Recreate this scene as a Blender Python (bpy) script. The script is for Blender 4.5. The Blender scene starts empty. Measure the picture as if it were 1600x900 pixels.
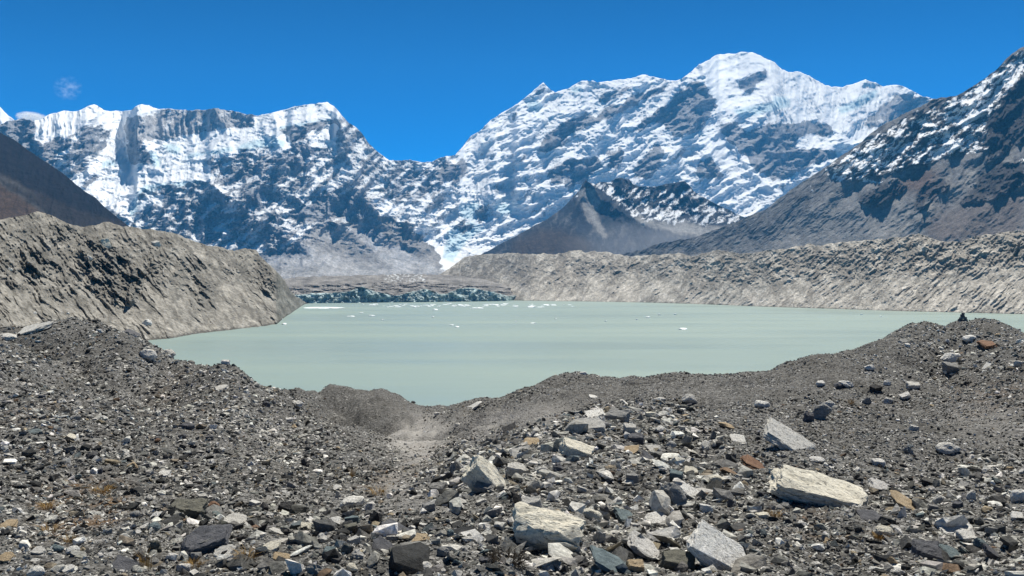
import bpy, bmesh, math, random
import numpy as np
from mathutils import Vector, Matrix, noise as mnoise

random.seed(7)
RNG = np.random.default_rng(11)
F, CX, CY = 1386.0, 800.0, 450.0      # focal length and centre of the 1600 x 900 photograph, camera at the origin looking along +Y
LAKE = -30.0
SC = bpy.context.scene
COL = SC.collection

# ------------------------------------------------------------------ noise
_P = np.random.default_rng(3).permutation(256).astype(np.int64)
_P = np.concatenate([_P, _P, _P])
_ANG = np.random.default_rng(5).random(256) * 2 * np.pi
_GX, _GY = np.cos(_ANG), np.sin(_ANG)

def pn(x, y, seed=0):
    """2-D gradient noise, about -0.7 .. 0.7"""
    x = np.asarray(x, float) + seed * 17.37; y = np.asarray(y, float) + seed * 9.71
    xi = np.floor(x); yi = np.floor(y)
    fx = x - xi; fy = y - yi
    xi = xi.astype(np.int64) & 255; yi = yi.astype(np.int64) & 255
    u = fx * fx * fx * (fx * (fx * 6 - 15) + 10); v = fy * fy * fy * (fy * (fy * 6 - 15) + 10)
    a = _P[xi]; b = _P[xi + 1]
    def g(h, dx, dy): return _GX[h] * dx + _GY[h] * dy
    n00 = g(_P[a + yi], fx, fy); n10 = g(_P[b + yi], fx - 1, fy)
    n01 = g(_P[a + yi + 1], fx, fy - 1); n11 = g(_P[b + yi + 1], fx - 1, fy - 1)
    p = n00 + u * (n10 - n00); q = n01 + u * (n11 - n01)
    return p + v * (q - p)

def fbm(x, y, octv=5, seed=0, gain=0.5, lac=2.03):
    s = 0; a = 1.0
    for i in range(octv):
        s = s + a * pn(x, y, seed + i * 3); x = x * lac; y = y * lac; a *= gain
    return s

def ridged(x, y, octv=5, seed=0, gain=0.55, lac=2.05):
    """sharp ridges, about 0 .. 1.6"""
    s = 0; a = 1.0; w = 1.0
    for i in range(octv):
        n = 1 - np.abs(pn(x, y, seed + i * 5)) * 2.1
        n = np.clip(n, 0, 1) ** 2
        s = s + a * n * w; w = np.clip(n * 1.6, 0, 1)
        x = x * lac; y = y * lac; a *= gain
    return s

def sstep(a, b, x):
    t = np.clip((x - a) / (b - a), 0, 1)
    return t * t * (3 - 2 * t)

def lerp(a, b, t): return a + (b - a) * t

# ------------------------------------------------------------------ painted maps (surface patterns of the mountains: snow, rock kinds, spurs)
MX0, MW, MH = -250, 2100, 660
class Map:
    def __init__(s, v=0.0): s.a = np.full((MH, MW), float(v))
    def poly(s, pts, val):
        p = np.array(pts, float); p[:, 0] -= MX0
        x0, x1 = int(max(p[:, 0].min() - 1, 0)), int(min(p[:, 0].max() + 2, MW))
        y0, y1 = int(max(p[:, 1].min() - 1, 0)), int(min(p[:, 1].max() + 2, MH))
        if x1 <= x0 or y1 <= y0: return
        X, Y = np.meshgrid(np.arange(x0, x1) + .0, np.arange(y0, y1) + .0)
        ins = np.zeros(X.shape, bool)
        for i in range(len(p)):
            ax, ay = p[i]; bx, by = p[(i + 1) % len(p)]
            if ay == by: continue
            c = ((ay > Y) != (by > Y)) & (X < (bx - ax) * (Y - ay) / (by - ay) + ax)
            ins ^= c
        s.a[y0:y1, x0:x1][ins] = val
    def spur(s, pts, amp, w0, w1=None):
        """a ridge that stands out: a tent along a line, widening from w0 to w1"""
        w1 = w1 or w0
        p = np.array(pts, float); p[:, 0] -= MX0
        L = np.concatenate([[0], np.cumsum(np.hypot(*np.diff(p, axis=0).T))]); T = L[-1]
        pad = max(w0, w1) * 1.5
        x0, x1 = int(max(p[:, 0].min() - pad, 0)), int(min(p[:, 0].max() + pad, MW))
        y0, y1 = int(max(p[:, 1].min() - pad, 0)), int(min(p[:, 1].max() + pad, MH))
        X, Y = np.meshgrid(np.arange(x0, x1) + .0, np.arange(y0, y1) + .0)
        wx = X + 9 * fbm(X / 45, Y / 45, 3, 4); wy = Y + 9 * fbm(X / 45, Y / 45, 3, 9)
        best = np.zeros(X.shape)
        for i in range(len(p) - 1):
            a, b = p[i], p[i + 1]; d = b - a; q = (d @ d) or 1
            t = np.clip(((wx - a[0]) * d[0] + (wy - a[1]) * d[1]) / q, 0, 1)
            dist = np.hypot(wx - a[0] - t * d[0], wy - a[1] - t * d[1])
            w = w0 + (w1 - w0) * (L[i] + t * (L[i + 1] - L[i])) / T
            v = np.clip(1 - dist / w, 0, 1)
            best = np.maximum(best, v * v * .35 + v * .65)
        r = s.a[y0:y1, x0:x1]
        s.a[y0:y1, x0:x1] = np.maximum(r, amp * best) if amp > 0 else r + amp * best
    def blur(s, r):
        for _ in range(3):
            for ax in (0, 1):
                k = 2 * r + 1
                c = np.cumsum(np.pad(s.a, [(r + 1, r) if ax == i else (0, 0) for i in (0, 1)], mode='edge'), axis=ax)
                s.a = (np.take(c, range(k, c.shape[ax]), axis=ax) - np.take(c, range(0, c.shape[ax] - k), axis=ax)) / k
        return s
    def at(s, x, y):
        x = np.clip(x - MX0, 0, MW - 1.001); y = np.clip(y, 0, MH - 1.001)
        xi = x.astype(int); yi = y.astype(int); fx = x - xi; fy = y - yi
        a = s.a
        return (a[yi, xi] * (1 - fx) + a[yi, xi + 1] * fx) * (1 - fy) + (a[yi + 1, xi] * (1 - fx) + a[yi + 1, xi + 1] * fx) * fy

# ------------------------------------------------------------------ mesh helpers
def mesh_from(name, verts, faces, attrs=None, smooth=True):
    """verts (n,3); faces (m,k) array of one k"""
    me = bpy.data.meshes.new(name)
    verts = np.asarray(verts, np.float32); faces = np.asarray(faces, np.int32)
    n, m, k = len(verts), len(faces), faces.shape[1]
    me.vertices.add(n); me.vertices.foreach_set('co', verts.ravel())
    me.loops.add(m * k); me.loops.foreach_set('vertex_index', faces.ravel())
    me.polygons.add(m)
    me.polygons.foreach_set('loop_start', np.arange(0, m * k, k, dtype=np.int32))
    me.polygons.foreach_set('loop_total', np.full(m, k, np.int32))
    me.update(calc_edges=True)
    me.polygons.foreach_set('use_smooth', np.full(m, smooth, bool))
    for nm, v in (attrs or {}).items():
        v = np.asarray(v, np.float32)
        if v.ndim == 1:
            a = me.attributes.new(nm, 'FLOAT', 'POINT'); a.data.foreach_set('value', v)
        else:
            a = me.attributes.new(nm, 'FLOAT_COLOR', 'POINT')
            a.data.foreach_set('color', np.concatenate([v, np.ones((len(v), 1), np.float32)], 1).ravel())
    return me

def grid_faces(nr, nc, flip=False):
    i = np.arange(nr * nc).reshape(nr, nc)
    f = np.stack([i[:-1, :-1], i[1:, :-1], i[1:, 1:], i[:-1, 1:]], -1).reshape(-1, 4)
    return f[:, ::-1] if flip else f

def link(name, me, mat=None, **props):
    o = bpy.data.objects.new(name, me); COL.objects.link(o)
    if mat: me.materials.append(mat)
    for k, v in props.items(): o[k] = v
    return o

def normals(X, Y, Z):
    P = np.stack([X, Y, Z], -1)
    du = np.gradient(P, axis=1); dv = np.gradient(P, axis=0)
    n = np.cross(du, -dv); n /= np.linalg.norm(n, axis=-1, keepdims=True) + 1e-9
    return n * np.sign(n[..., 2:3] + 1e-9)

def pl(pts, x):
    a = np.array(sorted(pts), float)
    return np.interp(x, a[:, 0], a[:, 1])

def face_surface(crest, foot, x0, x1, step, nrow, slope, relief, anchor='crest', depth=None, jag=1.0, seed=0, power=1.0, back=0.9):
    """A mountain side: its crest line and foot line give the bearing and height of every point, an anchor line its distance, slope(px,py) how steep it
    climbs and relief(px,py) the buttresses and gullies in metres (negative stands out); a rear side falls away behind the crest.
    Returns grids X, Y, Z, PX, PY with the rear rows first."""
    px = np.arange(x0, x1 + step * .5, step)
    cy = pl(crest, px) + jag * (fbm(px / 14, px * 0 + 3.3, 4, seed) * 2.2)
    fy = pl(foot, px)
    t = np.linspace(0, 1, nrow)[:, None] ** power
    PY = cy[None] + (fy - cy)[None] * t
    PX = np.broadcast_to(px[None], PY.shape).copy()
    tau = (CY - PY) / F
    m = np.maximum(slope(PX, PY, t), tau + .008)
    mid = .5 * (m[1:] - tau[1:] + m[:-1] - tau[:-1])
    steps = np.diff(tau, axis=0) / mid
    c = np.concatenate([np.zeros((1, len(px))), np.cumsum(steps, 0)], 0)
    if anchor == 'foot': c = c - c[-1:]
    D = pl(depth, px)[None] * np.exp(c)
    D = D + relief(PX, PY, t)
    X = (PX - CX) / F * D; Z = tau * D
    # rear side
    K = 14
    k = np.arange(K, 0, -1)[:, None]
    dd = D[0][None] * .022 * k * (1 + .05 * k)
    BY = D[0][None] + dd
    BX = (px[None] - CX) / F * BY
    n = fbm(BX / 300, BY / 300, 4, seed + 3) * dd * .25
    BZ = Z[0][None] - dd * back + n * .6
    return (np.concatenate([BX, X]), np.concatenate([BY, D]), np.concatenate([BZ, Z]),
            np.concatenate([np.broadcast_to(px[None], BX.shape), PX]), np.concatenate([np.broadcast_to(cy[None], BX.shape), PY]))

def surf_obj(name, G, mat, attrs, kind='structure'):
    X, Y, Z = G[:3]
    V = np.stack([X, Y, Z], -1).reshape(-1, 3)
    at = {k: (v.reshape(-1) if v.ndim == 2 else v.reshape(-1, 3)) for k, v in attrs.items()}
    me = mesh_from(name, V, grid_faces(*X.shape), at)
    return link(name, me, mat, kind=kind)

# ------------------------------------------------------------------ materials
class NT:
    def __init__(s, name):
        s.m = bpy.data.materials.new(name); s.m.use_nodes = True
        s.t = s.m.node_tree; s.t.nodes.clear()
        s.out = s.t.nodes.new('ShaderNodeOutputMaterial')
    def n(s, typ, ins=None, **kw):
        d = s.t.nodes.new('ShaderNode' + typ)
        for k, v in kw.items(): setattr(d, k, v)
        for k, v in (ins or {}).items(): s.set(d, k, v)
        return d
    def set(s, d, k, v):
        sock = d.inputs[k]
        if isinstance(v, bpy.types.NodeSocket): s.t.links.new(v, sock)
        elif isinstance(v, bpy.types.Node): s.t.links.new(v.outputs[0], sock)
        else:
            if hasattr(sock.default_value, '__len__') and not hasattr(v, '__len__'): v = (v,) * len(sock.default_value)
            if hasattr(v, '__len__') and len(v) == 3 and len(sock.default_value) == 4: v = (*v, 1)
            sock.default_value = v
    def mix(s, f, a, b, mode='MIX'):
        d = s.t.nodes.new('ShaderNodeMix'); d.data_type = 'RGBA'; d.blend_type = mode
        for i, v in ((0, f), (6, a), (7, b)):
            s.set(d, i, v)
        return d.outputs[2]
    def math(s, op, a, b=0.0, c=None, clamp=False):
        d = s.t.nodes.new('ShaderNodeMath'); d.operation = op; d.use_clamp = clamp
        s.set(d, 0, a); s.set(d, 1, b)
        if c is not None: s.set(d, 2, c)
        return d.outputs[0]
    def ramp(s, fac, stops, interp='LINEAR'):
        d = s.t.nodes.new('ShaderNodeValToRGB'); r = d.color_ramp; r.interpolation = interp
        while len(r.elements) < len(stops): r.elements.new(.5)
        for e, (p, c) in zip(r.elements, stops):
            e.position = p; e.color = (*c, 1) if hasattr(c, '__len__') else (c, c, c, 1)
        s.set(d, 0, fac); return d.outputs[0]
    def coords(s, kind='Object', scale=(1, 1, 1), rot=(0, 0, 0)):
        tc = s.t.nodes.new('ShaderNodeTexCoord')
        mp = s.n('Mapping', {'Vector': tc.outputs[kind], 'Scale': scale, 'Rotation': rot})
        return mp.outputs[0]
    def noise(s, vec, scale, detail=6, rough=.6, dist=0):
        return s.n('TexNoise', {'Vector': vec, 'Scale': scale, 'Detail': detail, 'Roughness': rough, 'Distortion': dist}).outputs[0]
    def principled(s, color, rough=.9, spec=.2, normal=None, **ins):
        d = s.n('BsdfPrincipled', {'Base Color': color, 'Roughness': rough, 'Specular IOR Level': spec, **ins})
        if normal is not None: s.set(d, 'Normal', normal)
        s.t.links.new(d.outputs[0], s.out.inputs[0]); return d
    def bump(s, h, strength=.5, dist=1.0):
        return s.n('Bump', {'Height': h, 'Strength': strength, 'Distance': dist}).outputs[0]
    def attr(s, name):
        d = s.n('Attribute', attribute_name=name); return d

def mountain_material(name, scale, bump_m):
    """rock colour and snow cover come from the surface's own attributes, broken up by noise in metres"""
    t = NT(name)
    v = t.coords('Object')
    n1 = t.noise(v, scale, 6, .65)
    n2 = t.noise(v, scale * 6, 4, .6)
    rock = t.attr('rock').outputs['Color']
    rockv = t.mix(1.0, rock, t.ramp(n1, [(.28, .62), (.5, 1.0), (.72, 1.42)]), 'MULTIPLY')
    rockv = t.mix(1.0, rockv, t.ramp(n2, [(.3, .66), (.5, 1.0), (.7, 1.36)]), 'MULTIPLY')
    sn = t.math('ADD', t.attr('snow').outputs['Fac'], t.math('MULTIPLY', t.math('SUBTRACT', n2, .5), .5))
    cover = t.ramp(sn, [(.36, 0.0), (.64, 1.0)])
    snowc = t.mix(t.attr('ice').outputs['Fac'], (.90, .92, .94), (.60, .74, .80))
    col = t.mix(cover, rockv, snowc)
    b = t.bump(t.math('ADD', n1, t.math('MULTIPLY', n2, .3)), .55, bump_m)
    t.principled(col, .9, .03, b)
    return t.m

def ground_material(name, scale, bump_m, streak=0.0):
    """debris slopes: the surface's own colour attribute with speckle of stones"""
    t = NT(name)
    v = t.coords('Object')
    n1 = t.noise(v, scale, 7, .7)
    vo = t.n('TexVoronoi', {'Vector': v, 'Scale': scale * 5, 'Randomness': 1.0})
    sp = t.ramp(vo.outputs['Color'], [(.0, .72), (.6, 1.0), (.93, 1.15), (1.0, 1.75)])
    col = t.mix(1.0, t.attr('rock').outputs['Color'], t.ramp(n1, [(.28, .66), (.5, 1.0), (.72, 1.36)]), 'MULTIPLY')
    col = t.mix(1.0, col, sp, 'MULTIPLY')
    nf = t.noise(v, scale * 8, 5, .72)
    col = t.mix(1.0, col, t.ramp(nf, [(.3, .58), (.5, 1.0), (.7, 1.38)]), 'MULTIPLY')
    b = t.bump(t.math('ADD', n1, t.math('MULTIPLY', nf, .35)), .7, bump_m)
    t.principled(col, .95, .1, b)
    return t.m
# ================================================================== camera, sky, sun
cd = bpy.data.cameras.new('camera'); cam = bpy.data.objects.new('camera', cd); COL.objects.link(cam)
cam.location = (0, 0, 0); cam.rotation_euler = (math.pi / 2, 0, 0)
cd.sensor_width = 36; cd.lens = F / 1600 * 36; cd.clip_start = .1; cd.clip_end = 80000
SC.camera = cam

SUN_EL, SUN_AZ = 60.0, 20.0            # elevation; bearing from straight ahead, negative = to the left
sa, se = math.radians(SUN_AZ), math.radians(SUN_EL)
sdir = Vector((math.sin(sa) * math.cos(se), math.cos(sa) * math.cos(se), math.sin(se)))
w = bpy.data.worlds.new('World'); SC.world = w; w.use_nodes = True
wt = w.node_tree; wt.nodes.clear()
sky = wt.nodes.new('ShaderNodeTexSky'); sky.sky_type = 'NISHITA'; sky.sun_disc = False
sky.sun_elevation = se; sky.sun_rotation = sa
sky.altitude = 5000; sky.air_density = 1.0; sky.dust_density = 0.0; sky.ozone_density = 4.0
hs = wt.nodes.new('ShaderNodeHueSaturation'); hs.inputs['Saturation'].default_value = 2.5; hs.inputs['Value'].default_value = 1.14
hs.inputs['Hue'].default_value = 0.503
bg = wt.nodes.new('ShaderNodeBackground'); bg.inputs['Strength'].default_value = 0.085
wo = wt.nodes.new('ShaderNodeOutputWorld')
wt.links.new(sky.outputs[0], hs.inputs['Color']); # the sky of high altitude darkens towards the zenith
tcw = wt.nodes.new('ShaderNodeTexCoord'); sxyz = wt.nodes.new('ShaderNodeSeparateXYZ'); mr = wt.nodes.new('ShaderNodeMapRange')
wt.links.new(tcw.outputs['Generated'], sxyz.inputs[0]); wt.links.new(sxyz.outputs['Z'], mr.inputs['Value'])
for i_, v_ in zip(('From Min', 'From Max', 'To Min', 'To Max'), (.12, .60, 1.0, .06)): mr.inputs[i_].default_value = v_
mul = wt.nodes.new('ShaderNodeVectorMath'); mul.operation = 'SCALE'
wt.links.new(hs.outputs[0], mul.inputs[0]); wt.links.new(mr.outputs[0], mul.inputs['Scale']); wt.links.new(mul.outputs[0], bg.inputs['Color']); wt.links.new(bg.outputs[0], wo.inputs['Surface'])

sl = bpy.data.lights.new('sun', 'SUN'); sl.energy = 5.0; sl.angle = math.radians(.5); sl.color = (1, .95, .86)
so = bpy.data.objects.new('sun', sl); COL.objects.link(so)
so.rotation_euler = sdir.to_track_quat('Z', 'Y').to_euler()
SC.view_settings.view_transform = 'Standard'; SC.view_settings.look = 'None'; SC.view_settings.exposure = 0.45; SC.view_settings.gamma = 1
SC.cycles.max_bounces = 5; SC.cycles.diffuse_bounces = 3; SC.cycles.glossy_bounces = 2; SC.cycles.volume_bounces = 2; SC.cycles.transparent_max_bounces = 12
SC.cycles.use_denoising = True
try: SC.cycles.denoiser = 'OPENIMAGEDENOISE'
except Exception: pass

# ================================================================== far range
CREST_A = [(-250, 196), (-60, 196), (0, 196), (10, 189), (25, 187), (38, 185), (52, 189), (62, 187), (75, 180), (85, 176), (100, 173), (110, 173), (122, 174),
    (130, 170), (140, 165), (147, 163), (155, 167), (165, 172), (175, 174), (190, 173), (205, 172), (212, 165), (220, 162), (230, 165), (240, 169),
    (255, 170), (300, 172), (320, 171), (340, 169), (360, 173), (380, 178), (400, 180), (420, 178), (440, 173), (460, 167), (475, 164), (490, 163),
    (505, 160), (511, 159), (522, 166), (535, 182), (545, 192), (558, 201), (565, 208), (575, 223), (585, 232), (595, 242), (608, 250), (620, 251),
    (640, 250), (650, 252), (665, 253), (678, 252), (685, 247), (697, 243), (710, 243), (718, 234), (735, 214), (750, 203), (770, 186), (785, 175),
    (800, 167), (815, 157), (835, 141), (849, 129), (858, 138), (867, 144), (880, 141), (895, 134), (905, 128), (925, 125), (935, 129), (955, 126),
    (985, 123), (1000, 118), (1010, 117), (1025, 121), (1040, 124), (1055, 126), (1066, 122), (1080, 112), (1092, 100), (1100, 97), (1108, 93),
    (1117, 86), (1145, 84), (1160, 81), (1180, 83), (1190, 87), (1200, 93), (1210, 97), (1222, 109), (1232, 112), (1250, 113), (1265, 118), (1278, 127),
    (1290, 134), (1300, 135), (1315, 136), (1335, 130), (1353, 124), (1365, 129), (1380, 134), (1400, 133), (1415, 136), (1430, 145), (1443, 151),
    (1458, 154), (1500, 165), (1560, 190), (1650, 200), (1800, 210)]
S = 1.15; I = .62; N_ = -.75
SN = Map(-.25)      # bias towards snow
RC = Map(0)         # 0 slate, 1 pale grey rock, 2 scree
IC = Map(0)         # blue ice
RG = Map(1.0)       # roughness of the relief (0 = smooth glacier)
# --- general zones
SN.poly([(-250, 150), (680, 150), (680, 460), (-250, 460)], -.06)
SN.poly([(400, 230), (600, 240), (720, 250), (720, 300), (560, 300), (420, 300)], .02)
SN.poly([(560, 290), (760, 240), (760, 420), (690, 420), (640, 380), (580, 340)], -.06)
SN.poly([(700, 60), (1560, 60), (1560, 340), (700, 340)], .30)
SN.poly([(690, 240), (900, 240), (900, 400), (760, 400), (690, 380)], .2)
# --- left range, white parts
for p, v in [
    ([(58, 180), (108, 168), (147, 160), (160, 170), (206, 172), (221, 158), (256, 172), (244, 180), (200, 182), (192, 198), (182, 212), (172, 230), (150, 236), (160, 200), (128, 194), (104, 212), (58, 214)], S),
    ([(50, 205), (58, 196), (100, 196), (100, 220), (75, 224), (60, 226)], .5),
    ([(160, 240), (192, 195), (200, 184), (196, 210), (200, 262), (150, 266), (132, 262)], S),
    ([(100, 215), (130, 195), (162, 192), (176, 208), (162, 238), (140, 258), (112, 272), (96, 262), (84, 250)], -.03),
    ([(200, 182), (255, 173), (320, 172), (345, 171), (395, 190), (398, 198), (375, 207), (340, 204), (310, 209), (285, 214), (260, 224), (226, 222), (214, 230), (200, 222), (192, 196)], -.22),
    ([(200, 222), (222, 232), (240, 252), (230, 258), (205, 246)], N_),
    ([(226, 222), (262, 222), (310, 210), (345, 203), (400, 199), (404, 228), (378, 228), (366, 240), (330, 244), (300, 250), (284, 262), (246, 262), (236, 244)], S),
    ([(160, 264), (200, 258), (255, 258), (322, 256), (330, 276), (312, 283), (270, 284), (228, 291), (213, 303), (211, 322), (200, 340), (182, 330), (150, 310), (128, 298), (108, 285), (122, 272)], S),
    ([(120, 292), (150, 270), (156, 274), (136, 296)], N_),
    ([(398, 184), (440, 173), (512, 157), (538, 182), (528, 186), (500, 190), (470, 195), (440, 201), (430, 198), (410, 198), (398, 200)], S),
    ([(436, 200), (470, 193), (528, 184), (530, 192), (500, 202), (470, 212), (448, 210)], -.2),
    ([(398, 200), (430, 204), (450, 213), (454, 228), (447, 236), (436, 228), (420, 226), (398, 228)], S),
    ([(482, 206), (500, 208), (510, 195), (527, 195), (525, 212), (520, 229), (502, 226), (490, 226), (484, 215)], S),
    ([(236, 306), (256, 304), (250, 311), (228, 321), (214, 330), (222, 316)], S),
    ([(0, 195), (40, 186), (54, 190), (52, 222), (72, 226), (94, 212), (100, 224), (88, 242), (70, 252), (40, 240), (0, 205)], N_),
    ([(328, 262), (345, 252), (400, 236), (440, 240), (480, 232), (470, 290), (400, 330), (330, 300)], -.12),
]: SN.poly(p, v)
for p in [
    [(254, 227), (270, 224), (284, 232), (276, 242), (262, 238)], [(288, 250), (300, 246), (318, 242), (340, 242), (364, 236), (366, 228), (330, 236), (296, 240), (284, 254)],
    [(213, 302), (226, 290), (312, 281), (316, 288), (300, 292), (250, 298), (216, 306)], [(368, 232), (380, 224), (400, 218), (430, 216), (446, 220), (444, 230), (400, 232), (380, 238)],
    [(436, 199), (470, 192), (530, 184), (528, 190), (500, 196), (470, 202), (440, 205)], [(160, 252), (176, 250), (184, 258), (160, 262)], [(205, 315), (216, 305), (214, 330), (206, 340), (202, 330)],
    [(230, 236), (244, 240), (252, 258), (240, 262), (232, 250)], [(718, 322), (745, 316), (760, 330), (745, 345), (722, 340)], [(1145, 172), (1200, 160), (1235, 155), (1235, 166), (1200, 176), (1160, 184)],
    [(890, 136), (908, 135), (910, 144), (896, 146)], [(1310, 168), (1330, 160), (1352, 146), (1372, 140), (1368, 152), (1340, 170), (1314, 178)], [(1210, 150), (1232, 152), (1224, 168), (1208, 166)],
    [(700, 360), (735, 346), (760, 356), (730, 376), (706, 410), (692, 404)], [(770, 322), (790, 316), (802, 330), (785, 338)], [(822, 160), (842, 158), (850, 166), (838, 176), (826, 170)]]: IC.poly(p, 1)
# --- centre and right range: white parts, then rock parts
for p, v in [
    ([(720, 232), (740, 214), (800, 166), (849, 127), (868, 142), (905, 126), (1010, 115), (1066, 120), (1078, 128), (1040, 140), (990, 150), (940, 160), (900, 180), (850, 205), (800, 215), (760, 228), (722, 244)], .62),
    ([(1066, 122), (1117, 84), (1160, 79), (1190, 85), (1224, 109), (1210, 135), (1186, 160), (1160, 176), (1126, 184), (1118, 152), (1104, 128), (1080, 124)], S),
    ([(1222, 109), (1265, 117), (1300, 134), (1330, 132), (1353, 122), (1380, 133), (1400, 133), (1392, 155), (1368, 170), (1350, 192), (1325, 240), (1305, 250), (1290, 228), (1296, 196), (1270, 186), (1210, 190), (1160, 186), (1186, 160), (1205, 140)], .55),
    ([(1240, 232), (1247, 216), (1264, 208), (1300, 212), (1312, 226), (1300, 236)], .8),
    ([(1098, 226), (1122, 212), (1150, 232), (1182, 268), (1214, 290), (1222, 302), (1204, 316), (1180, 296), (1152, 280), (1134, 272), (1116, 250)], S),
    ([(1095, 246), (1060, 272), (1020, 288), (1030, 276), (1070, 246), (1100, 224)], .62),
    ([(1150, 318), (1186, 304), (1222, 300), (1216, 312), (1192, 328), (1154, 330)], S),
    ([(1230, 240), (1300, 236), (1340, 220), (1380, 196), (1300, 250), (1256, 285), (1216, 300), (1200, 286)], .18),
    ([(720, 286), (766, 274), (762, 300), (748, 330), (720, 346), (724, 312)], .72),
    ([(640, 342), (700, 334), (742, 334), (700, 360), (690, 400), (672, 388), (652, 366)], .22),
    ([(690, 346), (742, 334), (784, 348), (802, 364), (764, 388), (738, 390), (706, 420), (690, 412), (678, 392), (688, 370)], .42),
    ([(774, 306), (795, 302), (806, 316), (800, 336), (780, 332)], S),
    ([(582, 316), (600, 308), (628, 320), (690, 330), (700, 344), (640, 344), (600, 340)], .22),
    ([(720, 380), (746, 372), (770, 376), (778, 386), (750, 392), (728, 394)], .8),
    ([(830, 250), (900, 180), (960, 150), (1000, 150), (1000, 165), (940, 200), (900, 230), (850, 262)], .24),
    ([(940, 205), (985, 212), (1000, 200), (1020, 190), (1040, 210), (1060, 216), (1050, 230), (1010, 240), (985, 238), (960, 232)], .62),
    ([(880, 250), (930, 236), (960, 232), (950, 244), (900, 262), (880, 280), (860, 296), (850, 290)], .5),
]: SN.poly(p, v)
for p, v in [
    ([(836, 145), (852, 134), (851, 144), (838, 151)], N_), ([(800, 180), (815, 170), (812, 180), (800, 190)], -.4),
    ([(940, 148), (980, 131), (990, 136), (975, 150), (952, 160), (930, 156)], -.28), ([(926, 186), (950, 166), (1000, 146), (1050, 127), (1042, 140), (1000, 160), (962, 178), (940, 191), (930, 191)], -.35),
    ([(848, 216), (890, 186), (922, 178), (932, 190), (906, 201), (876, 226), (856, 240), (842, 234)], -.5),
    ([(985, 211), (1000, 190), (1040, 166), (1080, 130), (1106, 130), (1106, 150), (1121, 155), (1111, 180), (1092, 200), (1062, 215), (1050, 213), (1040, 200), (1022, 188), (1000, 205)], -.6),
    ([(1125, 190), (1152, 194), (1166, 210), (1200, 196), (1232, 194), (1260, 190), (1292, 195), (1304, 205), (1290, 214), (1264, 208), (1246, 216), (1240, 231), (1302, 234), (1306, 246), (1272, 256), (1240, 272), (1204, 282), (1186, 270), (1160, 240), (1136, 216)], -.7),
    ([(1152, 130), (1170, 115), (1196, 107), (1202, 122), (1184, 134), (1172, 150), (1156, 142)], -.35),
    ([(1398, 146), (1436, 149), (1460, 156), (1402, 186), (1362, 202), (1350, 190), (1372, 170)], -.35),
    ([(1086, 276), (1092, 256), (1104, 246), (1116, 252), (1130, 272), (1118, 278)], -.7),
    ([(948, 240), (970, 228), (975, 246), (965, 262), (952, 258)], -.5), ([(990, 262), (1010, 240), (1024, 224), (1040, 236), (1030, 262), (1010, 280), (990, 278)], -.4),
    ([(855, 265), (890, 250), (935, 246), (940, 262), (920, 280), (890, 290), (862, 290)], -.35),
    ([(690, 262), (720, 250), (735, 258), (705, 282), (685, 280)], -.6), ([(740, 330), (756, 322), (764, 340), (750, 352)], -.6), ([(710, 352), (725, 345), (740, 355), (722, 368)], -.35),
    ([(560, 340), (590, 330), (602, 380), (585, 392), (566, 376)], -.8), ([(455, 330), (560, 300), (580, 318), (540, 338), (500, 345), (460, 348)], -.6), ([(430, 400), (520, 350), (600, 345), (640, 360), (690, 400), (690, 440), (420, 440)], -.75),
]: SN.poly(p, v)
# rock kinds
RC.poly([(200, 182), (255, 173), (320, 172), (345, 171), (395, 190), (375, 207), (340, 204), (285, 214), (226, 222), (200, 222), (192, 196)], 1.0)
RC.poly([(1340, 150), (1460, 150), (1460, 180), (1380, 200), (1340, 200)], .7)
RC.poly([(440, 262), (560, 250), (680, 300), (690, 340), (600, 330), (540, 300), (460, 290)], .55)
RC.poly([(425, 400), (480, 372), (520, 350), (560, 335), (600, 330), (640, 345), (690, 360), (700, 415), (760, 450), (400, 460)], 2.0)
RC.poly([(560, 340), (590, 332), (602, 380), (585, 392), (566, 376)], .0)
RC.poly([(300, 345), (335, 292), (362, 308), (400, 340), (440, 368), (492, 394), (482, 408), (410, 410), (340, 395)], -.35)
for p_, v_ in [([(560, 412), (700, 425), (720, 450), (420, 452), (420, 430)], 1.6), ([(525, 352), (545, 352), (640, 392), (690, 424), (670, 422), (600, 388)], .9), ([(590, 398), (640, 402), (640, 410), (600, 408)], .4), ([(612, 412), (640, 414), (632, 420), (612, 418)], .3), ([(430, 402), (520, 398), (560, 415), (440, 420)], 1.3)]: RC.poly(p_, v_)
RC.poly([(445, 352), (520, 345), (560, 380), (480, 372)], 1.5)
for p in ([(236, 262), (322, 258), (330, 276), (228, 290), (160, 300), (120, 284), (160, 266)], [(262, 218), (400, 200), (400, 226), (284, 258)], [(1105, 90), (1200, 86), (1215, 115), (1160, 176), (1126, 184)],
          [(1110, 220), (1150, 235), (1215, 292), (1200, 312), (1120, 256)], [(402, 180), (511, 158), (532, 182), (440, 198)], [(425, 400), (560, 345), (690, 370), (690, 380), (640, 450), (400, 460)]): RG.poly(p, .5)
SN.blur(2); IC.blur(1); RC.blur(3); RG.blur(6)
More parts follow.
